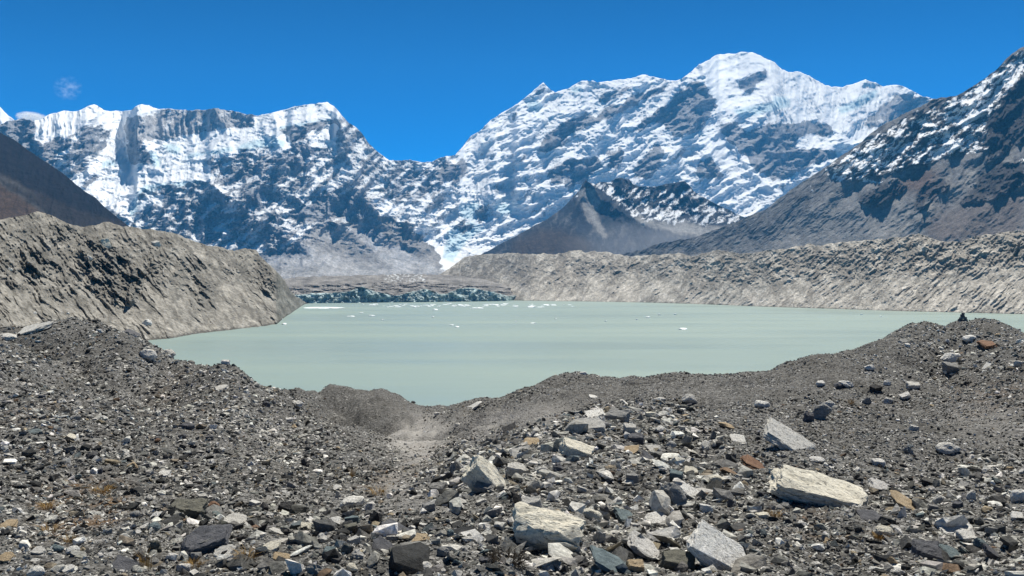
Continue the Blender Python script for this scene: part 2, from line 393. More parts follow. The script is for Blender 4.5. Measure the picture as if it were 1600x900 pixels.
# spurs that stand out towards the camera
SPA = Map(0)
for p, a, w0, w1 in [
    ([(511, 159), (530, 195), (545, 240), (565, 300), (600, 352)], 170, 18, 50), ([(330, 285), (400, 340), (490, 398)], 170, 22, 60), ([(147, 163), (125, 215), (90, 262)], 170, 10, 34),
    ([(221, 162), (212, 200), (222, 240)], 120, 10, 28), ([(340, 170), (352, 205), (345, 240)], 90, 10, 26), ([(430, 178), (440, 232), (410, 290), (380, 320)], 190, 14, 40),
    ([(849, 129), (835, 175), (806, 230), (770, 300)], 230, 14, 46), ([(925, 125), (890, 185), (840, 240), (815, 300)], 170, 12, 40), ([(1005, 118), (965, 175), (905, 245), (865, 300)], 200, 12, 44),
    ([(1066, 122), (1040, 165), (985, 212), (950, 262)], 170, 10, 40), ([(1100, 97), (1108, 150), (1060, 225), (1000, 285)], 260, 12, 46), ([(1145, 84), (1126, 150), (1120, 212), (1104, 246), (1085, 300)], 260, 16, 50),
    ([(1120, 212), (1150, 232), (1185, 270), (1215, 300)], 200, 14, 34), ([(1222, 109), (1232, 170), (1250, 220), (1235, 280)], 190, 14, 46), ([(1353, 124), (1332, 170), (1312, 225), (1280, 270)], 200, 14, 40),
    ([(1290, 134), (1285, 180), (1300, 215)], 120, 10, 30), ([(697, 243), (690, 300), (640, 350)], 160, 14, 44), ([(620, 251), (600, 300), (560, 345)], 80, 18, 40), ([(1415, 136), (1385, 185), (1340, 235)], 150, 12, 36),
    ([(760, 195), (745, 240), (735, 300)], 120, 10, 34), ([(520, 345), (560, 375), (610, 418)], 90, 14, 40), ([(600, 350), (650, 385), (690, 424)], 80, 12, 34), ([(450, 350), (480, 390), (520, 425)], 80, 14, 40)]: SPA.spur(p, a, w0, w1)
SPA.blur(1)

def slopeA(px, py, t):
    k = sstep(330, 430, py)
    m = lerp(1.05, .30, k)
    m = m - .50 * np.clip(SN.at(px, py), 0, .9) * (1 - k)
    return m

def reliefA(px, py, t):
    wx = px + 7 * fbm(px / 40, py / 40, 4, 21); wy = py + 7 * fbm(px / 40, py / 40, 4, 27)
    right = sstep(690, 800, px)
    rg = RG.at(wx, wy)
    # right range: bands climbing to the right; left range: gullies running down to the left
    ub = (wx * .55 + wy * 1.0); vb = (wx * 1.0 - wy * .55)
    r1 = ridged(ub / 26, vb / 80, 6, 31)
    ul = wx * 1.0 + wy * .55; vl = wy - wx * .3
    r2 = ridged(ul / 30, vl / 75, 6, 37)
    r3 = ridged(wx / 60, wy / 60, 5, 43)
    fl = ridged(wx / 9, wy / 70, 3, 49)             # fine flutes
    flz = sstep(1180, 1215, px) * (1 - sstep(1385, 1420, px)) * (1 - sstep(195, 235, py)) + .6 * sstep(190, 200, px) * (1 - sstep(345, 400, px)) * (1 - sstep(208, 218, py)) + .8 * sstep(55, 65, px) * (1 - sstep(120, 140, px)) * (1 - sstep(205, 220, py)) + .5*sstep(715,725,px)*(1-sstep(765,775,px))*sstep(270,280,py)*(1-sstep(335,350,py))
    led = ridged(wx / 44 + wy / 60, wy / 11 - wx / 90, 4, 46)      # ledges across the face
    n = lerp(r2, r1, right) * 62 * (1 - .75 * flz) + r3 * 26 + fl * flz * 40 + led * 16 * (1 - flz)
    fine = fbm(wx / 6, wy / 6, 4, 61) * 14 * (.3 + .7 * rg) * (1 - .5 * flz)
    k = 1 - .62 * sstep(360, 425, py)
    return -(SPA.at(wx, wy) * .9 + (n * (.25 + .75 * rg) + fine) * k)

GA = face_surface(CREST_A, [(-250, 445), (1800, 441)], -250, 1620, 1.15, 330, slopeA, reliefA, anchor='foot', depth=[(-250, 5000), (60, 5100), (480, 5300), (720, 6000), (900, 6300), (1150, 6500), (1620, 6500)], seed=2, power=1.0)
MAT_FAR = mountain_material('snow_and_slate', .012, 14); MAT_NEAR = mountain_material('snow_and_dark_slate', .035, 7)

def dress(G, snb, rcm, icm, base, pale, scree, k_nz, nz0, amp, seed, extra=None, fs=1.3, nb=3):
    X, Y, Z, PX, PY = G
    n = normals(X, Y, Z)
    wx = PX + 6 * fbm(PX / 16, PY / 16, 5, seed, .62); wy = PY + 5 * fbm(PX / 16, PY / 16, 5, seed + 7, .62)
    b = snb.at(wx, wy) if snb is not None else np.zeros(PX.shape)
    nz = n[..., 2]
    for _ in range(nb):
        q = np.pad(nz, 2, mode='edge'); nz = sum(q[i:i + nz.shape[0], j:j + nz.shape[1]] for i in (0, 2, 4) for j in (0, 2, 4)) / 9
    s = b + k_nz * (1 - .6 * np.clip(b, 0, 1)) * (np.clip(nz, .2, .74) - nz0) - .5 * sstep(385, 415, PY) * sstep(800, 760, PX) * sstep(690, 640, PX) + amp * (1 - .65 * np.clip(b, 0, 1)) * fbm((wx * .8 + wy) * fs / 13, (wx - wy * .7) * fs / 55, 5, seed + 11, .6)
    snow = np.clip(.5 + s * 1.1, 0, 1)
    r = rcm.at(wx, wy) if rcm is not None else np.zeros(PX.shape)
    r = (r + .22 * fbm(PX / 30, PY / 30, 4, seed + 17) + .5 * fbm((wx + .5 * wy) / 8, (wy - .5 * wx) / 30, 4, seed + 19, .6))[..., None]
    base, pale, scree = map(np.array, (base, pale, scree))
    c = lerp(base, pale, np.clip(r, 0, 1)); c = lerp(c, scree, np.clip(r - 1, 0, 1)); c = c * (1 + np.clip(r, -1, 0) * .45)
    ice = icm.at(PX + 2 * fbm(PX / 8, PY / 8, 3, seed + 23), PY) if icm is not None else np.zeros(PX.shape)
    d = dict(rock=c, snow=snow, ice=np.clip(ice + .12 * fbm(PX / 22, PY / 9, 4, seed + 31), 0, 1))
    if extra: extra(d, PX, PY, n)
    return d
mtn_a = surf_obj('mountain', GA, MAT_FAR, dress(GA, SN, RC, IC, (.27, .28, .30), (.42, .42, .425), (.26, .25, .24), 1.0, .60, .42, 71))
mtn_a['label'] = 'snow covered mountain range with rock bands behind the lake'

# the white shoulder behind the left end
G = face_surface([(-250, 60), (-60, 120), (0, 168), (6, 173), (14, 181), (22, 188), (40, 200), (60, 206)], [(-250, 300), (80, 300)], -250, 60, 2, 60, lambda x, y, t: x * 0 + .9,
    lambda x, y, t: -60 * ridged(x / 40, y / 60, 4, 5), depth=[(-250, 9400), (60, 9600)], seed=6)
o = surf_obj('mountain', G, MAT_FAR, dict(rock=np.full(G[0].shape + (3,), .2), snow=np.ones(G[0].shape), ice=np.zeros(G[0].shape)))

# ================================================================== dark pyramid and its snowy shoulder
CB = [(735, 404), (745, 401), (770, 388), (800, 372), (825, 358), (850, 345), (868, 333), (880, 325), (895, 308), (905, 298), (912, 284), (915, 279), (919, 285), (926, 287), (930, 289), (938, 284), (950, 285), (958, 283),
    (962, 279), (968, 277), (976, 279), (984, 281), (989, 288), (1000, 291), (1012, 292), (1028, 290), (1045, 287), (1060, 284), (1070, 283), (1076, 288), (1085, 300), (1100, 308), (1112, 316), (1135, 326), (1160, 338), (1190, 352), (1230, 366), (1300, 390)]
SNB = Map(-.9); RCB = Map(0)
SNB.poly([(900, 300), (915, 282), (960, 286), (990, 290), (1076, 286), (1100, 308), (1160, 338), (1190, 356), (1140, 350), (1080, 352), (1040, 350), (1000, 345), (975, 330), (950, 310), (932, 296), (915, 296), (900, 310), (880, 330), (862, 342), (876, 328)], -.12)
SNB.poly([(958, 278), (985, 281), (988, 290), (970, 292), (955, 290)], -.6); SNB.poly([(1040, 290), (1070, 283), (1076, 292), (1060, 300), (1040, 300)], -.6); SNB.poly([(1078, 312), (1096, 310), (1102, 326), (1084, 328)], -.5)
RCB.poly([(905, 300), (915, 290), (932, 300), (940, 318), (930, 330), (950, 372), (944, 372), (922, 345), (912, 325)], 1.6)
RCB.poly([(990, 338), (1010, 344), (1042, 350), (1060, 345), (1110, 355), (1180, 358), (1100, 372), (1040, 358), (1005, 352)], 1.8)
BRB = Map(0); BRB.poly([(800, 380), (844, 358), (880, 358), (920, 376), (930, 396), (800, 400)], 1.0); BRB.blur(5)
SNB.blur(2); RCB.blur(2)
SPB = Map(0)
for p, a, w0, w1 in [([(915, 279), (905, 310), (880, 350), (850, 392)], 100, 26, 60), ([(918, 282), (940, 310), (975, 335), (1010, 350)], 110, 22, 40), ([(968, 277), (985, 305), (992, 330)], 55, 14, 26), ([(1030, 290), (1022, 320), (1040, 345)], 50, 14, 26),
    ([(1070, 283), (1088, 310), (1105, 335)], 55, 14, 26), ([(930, 300), (950, 345), (960, 385)], 45, 20, 44)]: SPB.spur(p, a, w0, w1)
SPB.blur(1)
def reliefB(px, py, t):
    wx = px + 4 * fbm(px / 25, py / 25, 4, 5); wy = py + 4 * fbm(px / 25, py / 25, 4, 8)
    up = sstep(360, 310, py) * sstep(925, 960, px) + .5 * sstep(940, 900, px) * sstep(320, 290, py)
    return -(SPB.at(wx, wy) + 34 * up * ridged(wx / 22 + wy / 50, wy / 30, 5, 12) + 7 * fbm((wx - wy * .4) / 8, wy / 30, 4, 15))
GB = face_surface(CB, [(700, 415), (1300, 408)], 735, 1300, 1.1, 120, lambda x, y, t: lerp(.95, .52, sstep(290, 360, y)), reliefB, anchor='foot', depth=[(735, 4900), (915, 4950), (1300, 4900)], seed=9, jag=.6)
def exB(d, PX, PY, n):
    k = BRB.at(PX + 5 * fbm(PX / 12, PY / 12, 4, 3), PY)[..., None]
    d['rock'] = lerp(d['rock'], np.array((.062, .048, .040)), k)
surf_obj('mountain', GB, MAT_NEAR, dress(GB, SNB, RCB, None, (.036, .042, .056), (.25, .24, .225), (.30, .295, .285), .8, .62, .7, 81, exB, 2.0, 1))

# ================================================================== right mountain
CC = [(940, 404), (960, 400), (1000, 391), (1025, 382), (1050, 377), (1080, 372), (1110, 362), (1150, 347), (1190, 329), (1200, 324), (1215, 312), (1240, 294), (1260, 280), (1282, 267), (1297, 257), (1320, 240), (1347, 222), (1360, 208), (1385, 192), (1415, 177),
    (1440, 165), (1460, 154), (1478, 152), (1497, 149), (1517, 137), (1540, 122), (1562, 104), (1582, 83), (1597, 74), (1640, 50), (1720, 10), (1850, -20)]
SNC = Map(-.95); RCC = Map(.9)
SNC.poly([(1290, 262), (1440, 165), (1497, 149), (1540, 122), (1600, 72), (1850, -20), (1850, 240), (1600, 225), (1560, 235), (1500, 240), (1440, 258), (1380, 275), (1330, 285), (1290, 285)], -.10)
SNC.poly([(1480, 160), (1540, 130), (1600, 88), (1600, 118), (1570, 140), (1545, 175), (1510, 195), (1480, 190)], .14)
SNC.poly([(1300, 270), (1360, 232), (1400, 222), (1420, 230), (1380, 262), (1340, 276)], .05)
SNC.poly([(1445, 236), (1480, 222), (1525, 210), (1520, 225), (1490, 240), (1460, 252)], .25)
SNC.poly([(1415, 177), (1462, 155), (1470, 162), (1440, 178), (1420, 190)], -.5)
SNC.poly([(1545, 205), (1550, 180), (1570, 150), (1600, 118), (1700, 60), (1700, 280), (1560, 250), (1540, 230)], -.62)
SNC.poly([(1340, 278), (1382, 284), (1378, 288), (1342, 282)], .5); SNC.poly([(1264, 290), (1268, 291), (1272, 303), (1268, 304)], .6); SNC.poly([(1420, 332), (1423, 333), (1423, 346), (1420, 346)], .6)
# rock kinds: 0 black cliff, 1 grey scree, 2 pale scree, 3 brown
RCC.poly([(940, 395), (1080, 365), (1200, 322), (1260, 280), (1310, 290), (1300, 330), (1240, 360), (1180, 385), (1100, 400), (940, 420)], .7)
RCC.poly([(1200, 370), (1290, 300), (1340, 275), (1400, 300), (1420, 310), (1350, 372), (1280, 385), (1200, 400)], 1.15)
RCC.poly([(1290, 262), (1440, 165), (1600, 72), (1850, -20), (1850, 240), (1600, 225), (1500, 240), (1380, 275), (1330, 285)], .25)
RCC.poly([(1545, 205), (1552, 178), (1572, 150), (1600, 122), (1700, 60), (1700, 190), (1590, 200), (1575, 232), (1540, 255), (1548, 228)], -.6)
RCC.poly([(1340, 312), (1360, 296), (1400, 280), (1420, 292), (1400, 308), (1372, 322), (1350, 318)], -.2)
RCC.poly([(1425, 310), (1450, 285), (1480, 280), (1478, 300), (1450, 315), (1424, 340), (1422, 330)], -.2)
RCC.poly([(1500, 320), (1530, 280), (1560, 255), (1600, 250), (1600, 290), (1570, 305), (1530, 325), (1505, 328)], -.3)
RCC.poly([(1384, 372), (1420, 345), (1480, 300), (1520, 268), (1530, 272), (1480, 312), (1430, 350), (1396, 375)], 2.0)
RCC.poly([(1360, 372), (1400, 335), (1434, 303), (1425, 330), (1380, 372)], 1.7)
BRC = Map(0); BRC.poly([(1400, 290), (1440, 262), (1470, 270), (1440, 300), (1420, 300)], 1.0); BRC.poly([(1440, 345), (1520, 315), (1600, 300), (1600, 370), (1520, 380), (1450, 375)], .6); BRC.blur(6)
RCC.poly([(1440, 345), (1520, 315), (1600, 300), (1600, 370), (1520, 380), (1450, 375)], 1.0)
SNC.blur(2); RCC.blur(3)
SPC = Map(0)
for p, a, w0, w1 in [([(1600, 118), (1565, 165), (1548, 220), (1500, 280), (1430, 345)], 110, 14, 34), ([(1497, 149), (1470, 200), (1420, 250), (1370, 300), (1330, 330)], 90, 12, 40), ([(1562, 104), (1530, 160), (1495, 225), (1460, 280), (1410, 330)], 90, 12, 34),
    ([(1440, 165), (1400, 215), (1330, 275), (1270, 330)], 90, 12, 44), ([(1640, 180), (1600, 260), (1540, 320), (1480, 372)], 90, 20, 50), ([(1360, 208), (1310, 262), (1262, 305), (1200, 350)], 60, 10, 40)]: SPC.spur(p, a, w0, w1)
SPC.blur(1)
def reliefC(px, py, t):
    wx = px + 6 * fbm(px / 35, py / 35, 4, 55); wy = py + 6 * fbm(px / 35, py / 35, 4, 58)
    up = .10 + .90 * sstep(.72, .35, RCC.at(wx, wy)) * sstep(1180, 1300, px)
    r = ridged((wx + wy * .9) / 34, (wy - wx * .4) / 50, 6, 62)
    r2 = ridged((wx + wy * .8) / 14, (wy - wx * .5) / 20, 4, 66)
    return -(.6 * SPC.at(wx, wy) + 34 * up * r + 9 * up * r2 + 7 * fbm((wx + wy) / 7, (wy - wx) / 26, 5, 68, .6))
GC = face_surface(CC, [(900, 412), (1300, 405), (1850, 395)], 940, 1850, 1.1, 300, lambda x, y, t: lerp(.92, .62, sstep(.1, .8, t)), reliefC, anchor='foot', depth=[(940, 4000), (1200, 3550), (1460, 2900), (1600, 2550), (1850, 2200)], seed=14)
def exC(d, PX, PY, n):
    rr = RCC.at(PX + 3 * fbm(PX / 12, PY / 12, 4, 3), PY)
    k = BRC.at(PX, PY)[..., None] + .4 * np.clip(pn(PX / 90, PY / 60, 9), 0, 1)[..., None] * sstep(1380, 1460, PX)[..., None]
    d['rock'] = lerp(d['rock'], np.array((.12, .092, .08)), np.clip(k, 0, 1))
surf_obj('mountain', GC, MAT_NEAR, dress(GC, SNC, RCC, None, (.06, .06, .063), (.20, .20, .20), (.29, .275, .255), 1.1, .60, .75, 91, exC, 2.4, 1))

# ================================================================== dark slope at the left edge
CD = [(-250, 90), (-100, 158), (0, 207), (20, 217), (55, 242), (100, 272), (130, 297), (150, 310), (165, 325), (180, 337), (197, 350), (230, 375), (270, 400)]
def reliefD(px, py, t): return -(9 * fbm((px + py * .3) / 12, (py - px * .55) / 30, 5, 9, .62) + 8 * ridged((px + py * .3) / 40, (py - px * .55) / 90, 5, 4) + 4 * fbm(px / 8, py / 10, 5, 6))
GD = face_surface(CD, [(-250, 420), (270, 420)], -250, 260, 1.2, 170, lambda x, y, t: x * 0 + .5, reliefD, anchor='foot', depth=[(-250, 1900), (0, 2250), (270, 2700)], seed=19, jag=.5)
RCD = Map(0)
RCD.poly([(-250, 175), (0, 270), (60, 300), (100, 318), (130, 330), (210, 352), (200, 420), (-250, 420)], .55)
RCD.poly([(-250, 200), (0, 268), (30, 285), (62, 308), (40, 300), (0, 280), (-250, 215)], 1.0)
RCD.poly([(-250, 225), (0, 286), (20, 300), (72, 334), (60, 420), (-250, 420)], 2.0)
RCD.blur(2)
def exD(d, PX, PY, n):
    rr = RCD.at(PX + 5 * fbm(PX / 20, PY / 20, 4, 3), PY + 3 * fbm(PX / 10, PY / 10, 4, 5))
    r = rr[..., None]
    c = lerp(np.array((.014, .014, .018)), np.array((.028, .024, .023)), np.clip(r * 1.8, 0, 1)); c = lerp(c, np.array((.055, .052, .05)), np.clip((r - .55) / .45, 0, 1)); c = lerp(c, np.array((.066, .045, .031)), np.clip(r - 1, 0, 1))
    d['rock'] = c; d['snow'] = np.zeros(rr.shape)
surf_obj('hillside', GD, MAT_NEAR, dress(GD, None, None, None, (.1,) * 3, (.1,) * 3, (.1,) * 3, 0, 0, 0, 3, exD))

# ================================================================== moraines
def base_depth(water):
    """where a shore line at lake level stands"""
    return [(x, LAKE * F / (CY - y)) for x, y in water]
WL = [(-250, 640), (0, 562), (150, 541), (262, 532), (310, 523.5), (360, 517.5), (410, 511.5), (432, 508), (438, 503), (444, 497), (455, 490), (466, 482), (476, 475.5), (500, 471)]
CL = [(-250, 330), (-100, 345), (0, 343), (40, 336), (57, 329), (75, 335), (95, 344), (110, 351), (130, 354), (150, 351), (170, 346), (190, 354), (215, 356), (240, 359), (265, 362), (285, 369), (310, 379), (325, 384), (340, 386),
      (365, 391), (385, 388), (400, 389), (410, 403), (420, 412), (435, 425), (445, 438), (452, 452), (462, 462), (478, 473), (500, 476)]
xs = np.arange(-250, 501, 2.0)
wl = pl(WL, xs); yw = LAKE * F / (CY - wl); yf = yw - 6; fy = CY + F * 36 / yf
MAT_MOR = ground_material('moraine_gravel', .05, 1.2)
CLF = Map(0)      # where the moraine is a broken cliff (1) rather than loose scree (0)
CLF.poly([(-250, 330), (0, 340), (57, 325), (170, 342), (265, 358), (340, 382), (400, 385), (440, 430), (440, 462), (425, 468), (400, 450), (360, 432), (320, 420), (300, 440), (330, 462), (300, 470), (262, 445), (228, 440), (222, 470), (200, 474), (160, 465), (120, 455), (100, 472), (60, 465), (0, 442), (-250, 430)], 1)
CLF.a *= .8
for p_ in ([(38, 385), (60, 392), (64, 430), (44, 440), (34, 410)], [(120, 372), (150, 366), (200, 400), (222, 430), (222, 470), (190, 474), (150, 460), (128, 410)], [(165, 395), (180, 392), (178, 410), (164, 412)], [(225, 395), (262, 410), (250, 440), (228, 430)], [(80, 350), (110, 360), (100, 385), (78, 372)], [(300, 420), (330, 440), (330, 462), (306, 446)], [(400, 400), (440, 440), (430, 460), (404, 430)]): CLF.poly(p_, 1.9)
CLF.blur(5)
def reliefL(px, py, t):
    wx = px + 5 * fbm(px / 25, py / 25, 4, 105); wy = py + 4 * fbm(px / 25, py / 25, 4, 108)
    c = CLF.at(wx, wy)
    r = ridged((wx + wy * -.75) / 30, (wy + wx * .2) / 52, 6, 110)
    r2 = ridged((wx - wy * .8) / 11, wy / 22, 4, 117)
    sc = pl([(-250, 1.0), (0, 1.0), (300, 1.15), (400, 1.2), (480, 1.4)], px)
    mk = sstep(-.28, .25, fbm(wx / 48, wy / 36, 3, 131))
    gl = ridged((wx - .85 * wy) / 17, (wy + .85 * wx) / 120, 4, 135) * (.3 + .7 * sstep(-.3, .3, fbm(wx / 60, wy / 60, 2, 138)))
    return -(4 * gl * sc * np.clip(t * 5, 0, 1) * (1 - sstep(.85, 1, t)) + c * (6.5 * r * (.15 + .85 * mk) + 2.2 * r2 + 4.5 * fbm(wx / 16, wy / 13, 5, 118, .6) + 3 * fbm(wx / 4, wy / 4, 4, 120)) + (1 - c) * (2.4 * fbm((wx - wy * .9) / 9, (wy + wx) / 60, 5, 123, .62) + .5 * fbm(wx / 3, wy / 3, 3, 126))) * sc
GL = face_surface(CL, list(zip(xs, fy)), -250, 492, .9, 240, lambda x, y, t: lerp(.33, .235, sstep(.25, .6, t)) * pl([(-250, 1.35), (0, 1.2), (260, 1.0), (500, .85)], x), reliefL, anchor='foot', depth=list(zip(xs, yf)), seed=23, jag=1.1, back=.6)
def mor_attrs(G, clf, dark, mid, pale, seed, sh, kc):
    X, Y, Z, PX, PY = G
    n = normals(X, Y, Z)
    wx = PX + 4 * fbm(PX / 14, PY / 14, 4, seed); wy = PY + 12 * fbm(PX / 14, PY / 30, 4, seed + 3)
    c = clf.at(wx, wy)
    st = fbm((wx + sh * wy) / 7, (wy - sh * wx) / 90, 5, seed + 6, .6)        # streaks of finer and coarser debris running downhill
    bl = fbm(wx / 26, wy / 18, 5, seed + 9, .6)
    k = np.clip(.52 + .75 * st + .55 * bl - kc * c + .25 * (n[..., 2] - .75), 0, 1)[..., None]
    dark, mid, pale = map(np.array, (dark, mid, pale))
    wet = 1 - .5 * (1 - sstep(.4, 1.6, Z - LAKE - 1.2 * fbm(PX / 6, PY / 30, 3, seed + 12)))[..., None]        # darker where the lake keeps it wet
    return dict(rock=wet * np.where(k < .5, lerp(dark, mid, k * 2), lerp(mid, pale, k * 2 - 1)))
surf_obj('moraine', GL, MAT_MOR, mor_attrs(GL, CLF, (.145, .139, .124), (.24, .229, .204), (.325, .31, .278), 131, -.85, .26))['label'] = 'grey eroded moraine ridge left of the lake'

WR = [(660, 467.0), (720, 467.6), (790, 469.0), (830, 470.0), (860, 470.4), (900, 470.8), (1000, 472.5), (1100, 475.5), (1200, 479.5), (1300, 482.5), (1400, 486), (1500, 488.5), (1600, 491), (1850, 499)]
CR = [(640, 448), (660, 441), (675, 435), (695, 425), (708, 415), (722, 405), (735, 399), (760, 397), (795, 396), (830, 397), (860, 397), (880, 396), (890, 392), (905, 391), (915, 395), (930, 392), (945, 394), (960, 397), (985, 401), (1010, 399), (1040, 397), (1060, 396), (1080, 400),
      (1110, 394), (1122, 391), (1132, 391), (1150, 395), (1180, 395), (1200, 391), (1230, 388), (1250, 384), (1265, 380), (1275, 384), (1290, 382), (1300, 380), (1350, 376), (1380, 373), (1410, 370), (1435, 365), (1450, 370), (1470, 377), (1500, 378), (1530, 368), (1560, 364), (1600, 360), (1700, 350), (1850, 345)]
xs = np.arange(660, 1851, 2.0)
wl = pl(WR, xs); yw = LAKE * F / (CY - wl); yf = yw - 8; fy = CY + F * 36 / yf
CRF = Map(0)
CRF.poly([(690, 430), (735, 399), (800, 396), (905, 390), (1000, 399), (1130, 390), (1265, 378), (1435, 363), (1600, 358), (1850, 340), (1850, 425), (1600, 418), (1520, 425), (1470, 430), (1400, 428), (1340, 440), (1280, 432), (1210, 445), (1150, 450), (1100, 452), (1060, 432), (1000, 436), (985, 428), (960, 448), (945, 450), (950, 425), (900, 450), (860, 455), (820, 450), (780, 440), (720, 440)], 1)
CRF.blur(8)
def reliefR(px, py, t):
    wx = px + 5 * fbm(px / 22, py / 22, 4, 205); wy = py + 4 * fbm(px / 22, py / 22, 4, 208)
    c = CRF.at(wx, wy)
    r = ridged((wx + wy * 1.0) / 24, (wy - wx * .3) / 44, 6, 210)
    r2 = ridged((wx + wy * .9) / 9, wy / 16, 4, 217)
    sc = pl([(660, .5), (800, .8), (900, 1.3), (1300, 1.2), (1850, 1.0)], px)
    mk = sstep(-.28, .25, fbm(wx / 52, wy / 30, 3, 231))
    gl = ridged((wx + wy) / 15, (wy - wx) / 120, 4, 235) * (.3 + .7 * sstep(-.3, .3, fbm(wx / 60, wy / 60, 2, 238)))
    return -(2.3 * gl * sc * np.clip(t * 5, 0, 1) * (1 - sstep(.8, 1, t)) + c * (5 * r * (.15 + .85 * mk) + 2.2 * r2 + 4 * fbm(wx / 17, wy / 12, 5, 218, .62) + 2.5 * fbm(wx / 4, wy / 4, 4, 220)) + (1 - c) * (3.0 * fbm((wx + wy * 1.0) / 10, (wy - wx) / 80, 5, 223, .62) + .6 * fbm(wx / 3, wy / 3, 3, 226))) * sc
GR = face_surface(CR, list(zip(xs, fy)), 660, 1850, 1.0, 170, lambda x, y, t: lerp(1.2, .95, sstep(.2, .6, t)) * pl([(660, .48), (860, .40), (1000, .40), (1300, .52), (1600, .62), (1850, .66)], x), reliefR, anchor='foot', depth=list(zip(xs, yf)), seed=29, jag=1.2, back=.6)
surf_obj('moraine', GR, MAT_MOR, mor_attrs(GR, CRF, (.27, .25, .22), (.46, .43, .378), (.60, .56, .495), 231, 1.0, .42))['label'] = 'pale sandy moraine wall right of the lake'

# ================================================================== debris covered glacier and its ice cliff
CG = [(440, 436), (470, 432), (560, 430), (640, 428), (700, 430), (760, 436), (800, 440), (840, 450)]
WG = [(440, 473.2), (475, 473.2), (560, 472.6), (640, 471.8), (700, 471), (760, 470.2), (790, 469.8), (800, 469.0), (840, 468)]
TOPG = [(440, 466), (474, 463), (490, 461), (520, 460), (545, 458), (565, 451), (580, 456), (600, 461), (620, 465), (640, 460), (655, 456), (668, 455), (680, 459), (692, 463), (704, 459), (720, 453), (740, 452), (760, 457), (775, 460), (790, 464), (840, 466)]
xs = np.arange(440, 841, 2.0)
wl = pl(WG, xs); yw = LAKE * F / (CY - wl) - 40; yf = yw - 1; fy = CY + F * 34 / yf
def slopeG(px, py, t):
    top = pl(TOPG, px[0])[None] - 2.5
    tau = (CY - py) / F
    hum = pl([(440, 448), (470, 447), (520, 444), (600, 441), (660, 441), (760, 446), (840, 454)], px[0])[None]
    return np.where(py > top, 1.6, np.where(py > hum, .16, tau + .05))
def reliefG(px, py, t):
    wx = px + 3 * fbm(px / 14, py / 14, 3, 305)
    top = pl(TOPG, px) - 2.5
    c = sstep(-1, 1.5, py - top)
    return -(c * (8 * ridged(wx / 22, py / 22, 4, 310) + 5 * fbm(wx / 4, py / 4, 3, 312)) + (1 - c) * (26 * fbm(wx / 24, py / 5, 5, 315, .6)))
GG = face_surface(CG, list(zip(xs, fy)), 440, 840, .8, 110, slopeG, reliefG, anchor='foot', depth=list(zip(xs, yf)), seed=33, jag=.8, back=.1)
X, Y, Z, PX, PY = GG
top = pl(TOPG, PX) - 2.5; k = sstep(-1.0, .8, PY - top + 2.2 * fbm(PX / 9, PY / 5, 4, 320))
kk = k[..., None]
st = np.clip(.5 + .9 * fbm(PX / 5, PY / 9, 4, 322), 0, 1)[..., None]
icec = lerp(np.array((.20, .26, .27)), np.array((.46, .565, .565)), st)
deb = lerp(np.array((.15, .146, .143)), np.array((.27, .26, .25)), np.clip(.5 + fbm(PX / 18, PY / 5, 4, 324), 0, 1)[..., None])
wh = ((PX > 600) & (PX < 665) & (PY > 428) & (PY < 441)) * np.clip(fbm(PX / 5, PY / 2.5, 3, 330) * 2 - .15, 0, .6)
rk = lerp(deb, icec, kk); rk = lerp(rk, np.array((.7, .75, .78)), wh[..., None])
surf_obj('glacier', GG, ground_material('debris_and_ice', .02, 3), dict(rock=rk))['label'] = 'blue ice cliff of the debris covered glacier at the far shore'

# ================================================================== lake and the valley floor under everything
t = NT('milky_lake_water')
v = t.coords('Object')
r = t.bump(t.noise(t.coords('Object', (1, .45, 1)), .9, 5, .65), .35, .06)
big = t.noise(t.coords('Object', (.35, 1, 1)), .005, 4, .55)
colw = t.mix(big, (.240, .314, .280), (.262, .334, .296))
t.principled(colw, t.ramp(t.noise(t.coords('Object', (.25, 1, 1)), .012, 4, .6), [(.35, .30), (.65, .52)]), .16, r)
xs = np.array([-3000, -600, -200, 0, 200, 600, 1500, 4000.0]); ys = np.array([110, 200, 400, 800, 1600, 2400, 3200.0])
XX, YY = np.meshgrid(xs, ys)
link('lake', mesh_from('lake', np.stack([XX, YY, XX * 0 + LAKE], -1).reshape(-1, 3), grid_faces(*XX.shape, flip=True)), t.m, kind='structure')
t = NT('valley_rubble'); t.principled(t.ramp(t.noise(t.coords(), .01, 6), [(.3, .14), (.7, .26)]), .95, .1)
XX, YY = np.meshgrid(np.linspace(-16000, 16000, 9), np.linspace(60, 13000, 9))
link('ground_base', mesh_from('ground_base', np.stack([XX, YY, XX * 0 - 48], -1).reshape(-1, 3), grid_faces(*XX.shape, flip=True)), t.m, kind='structure')
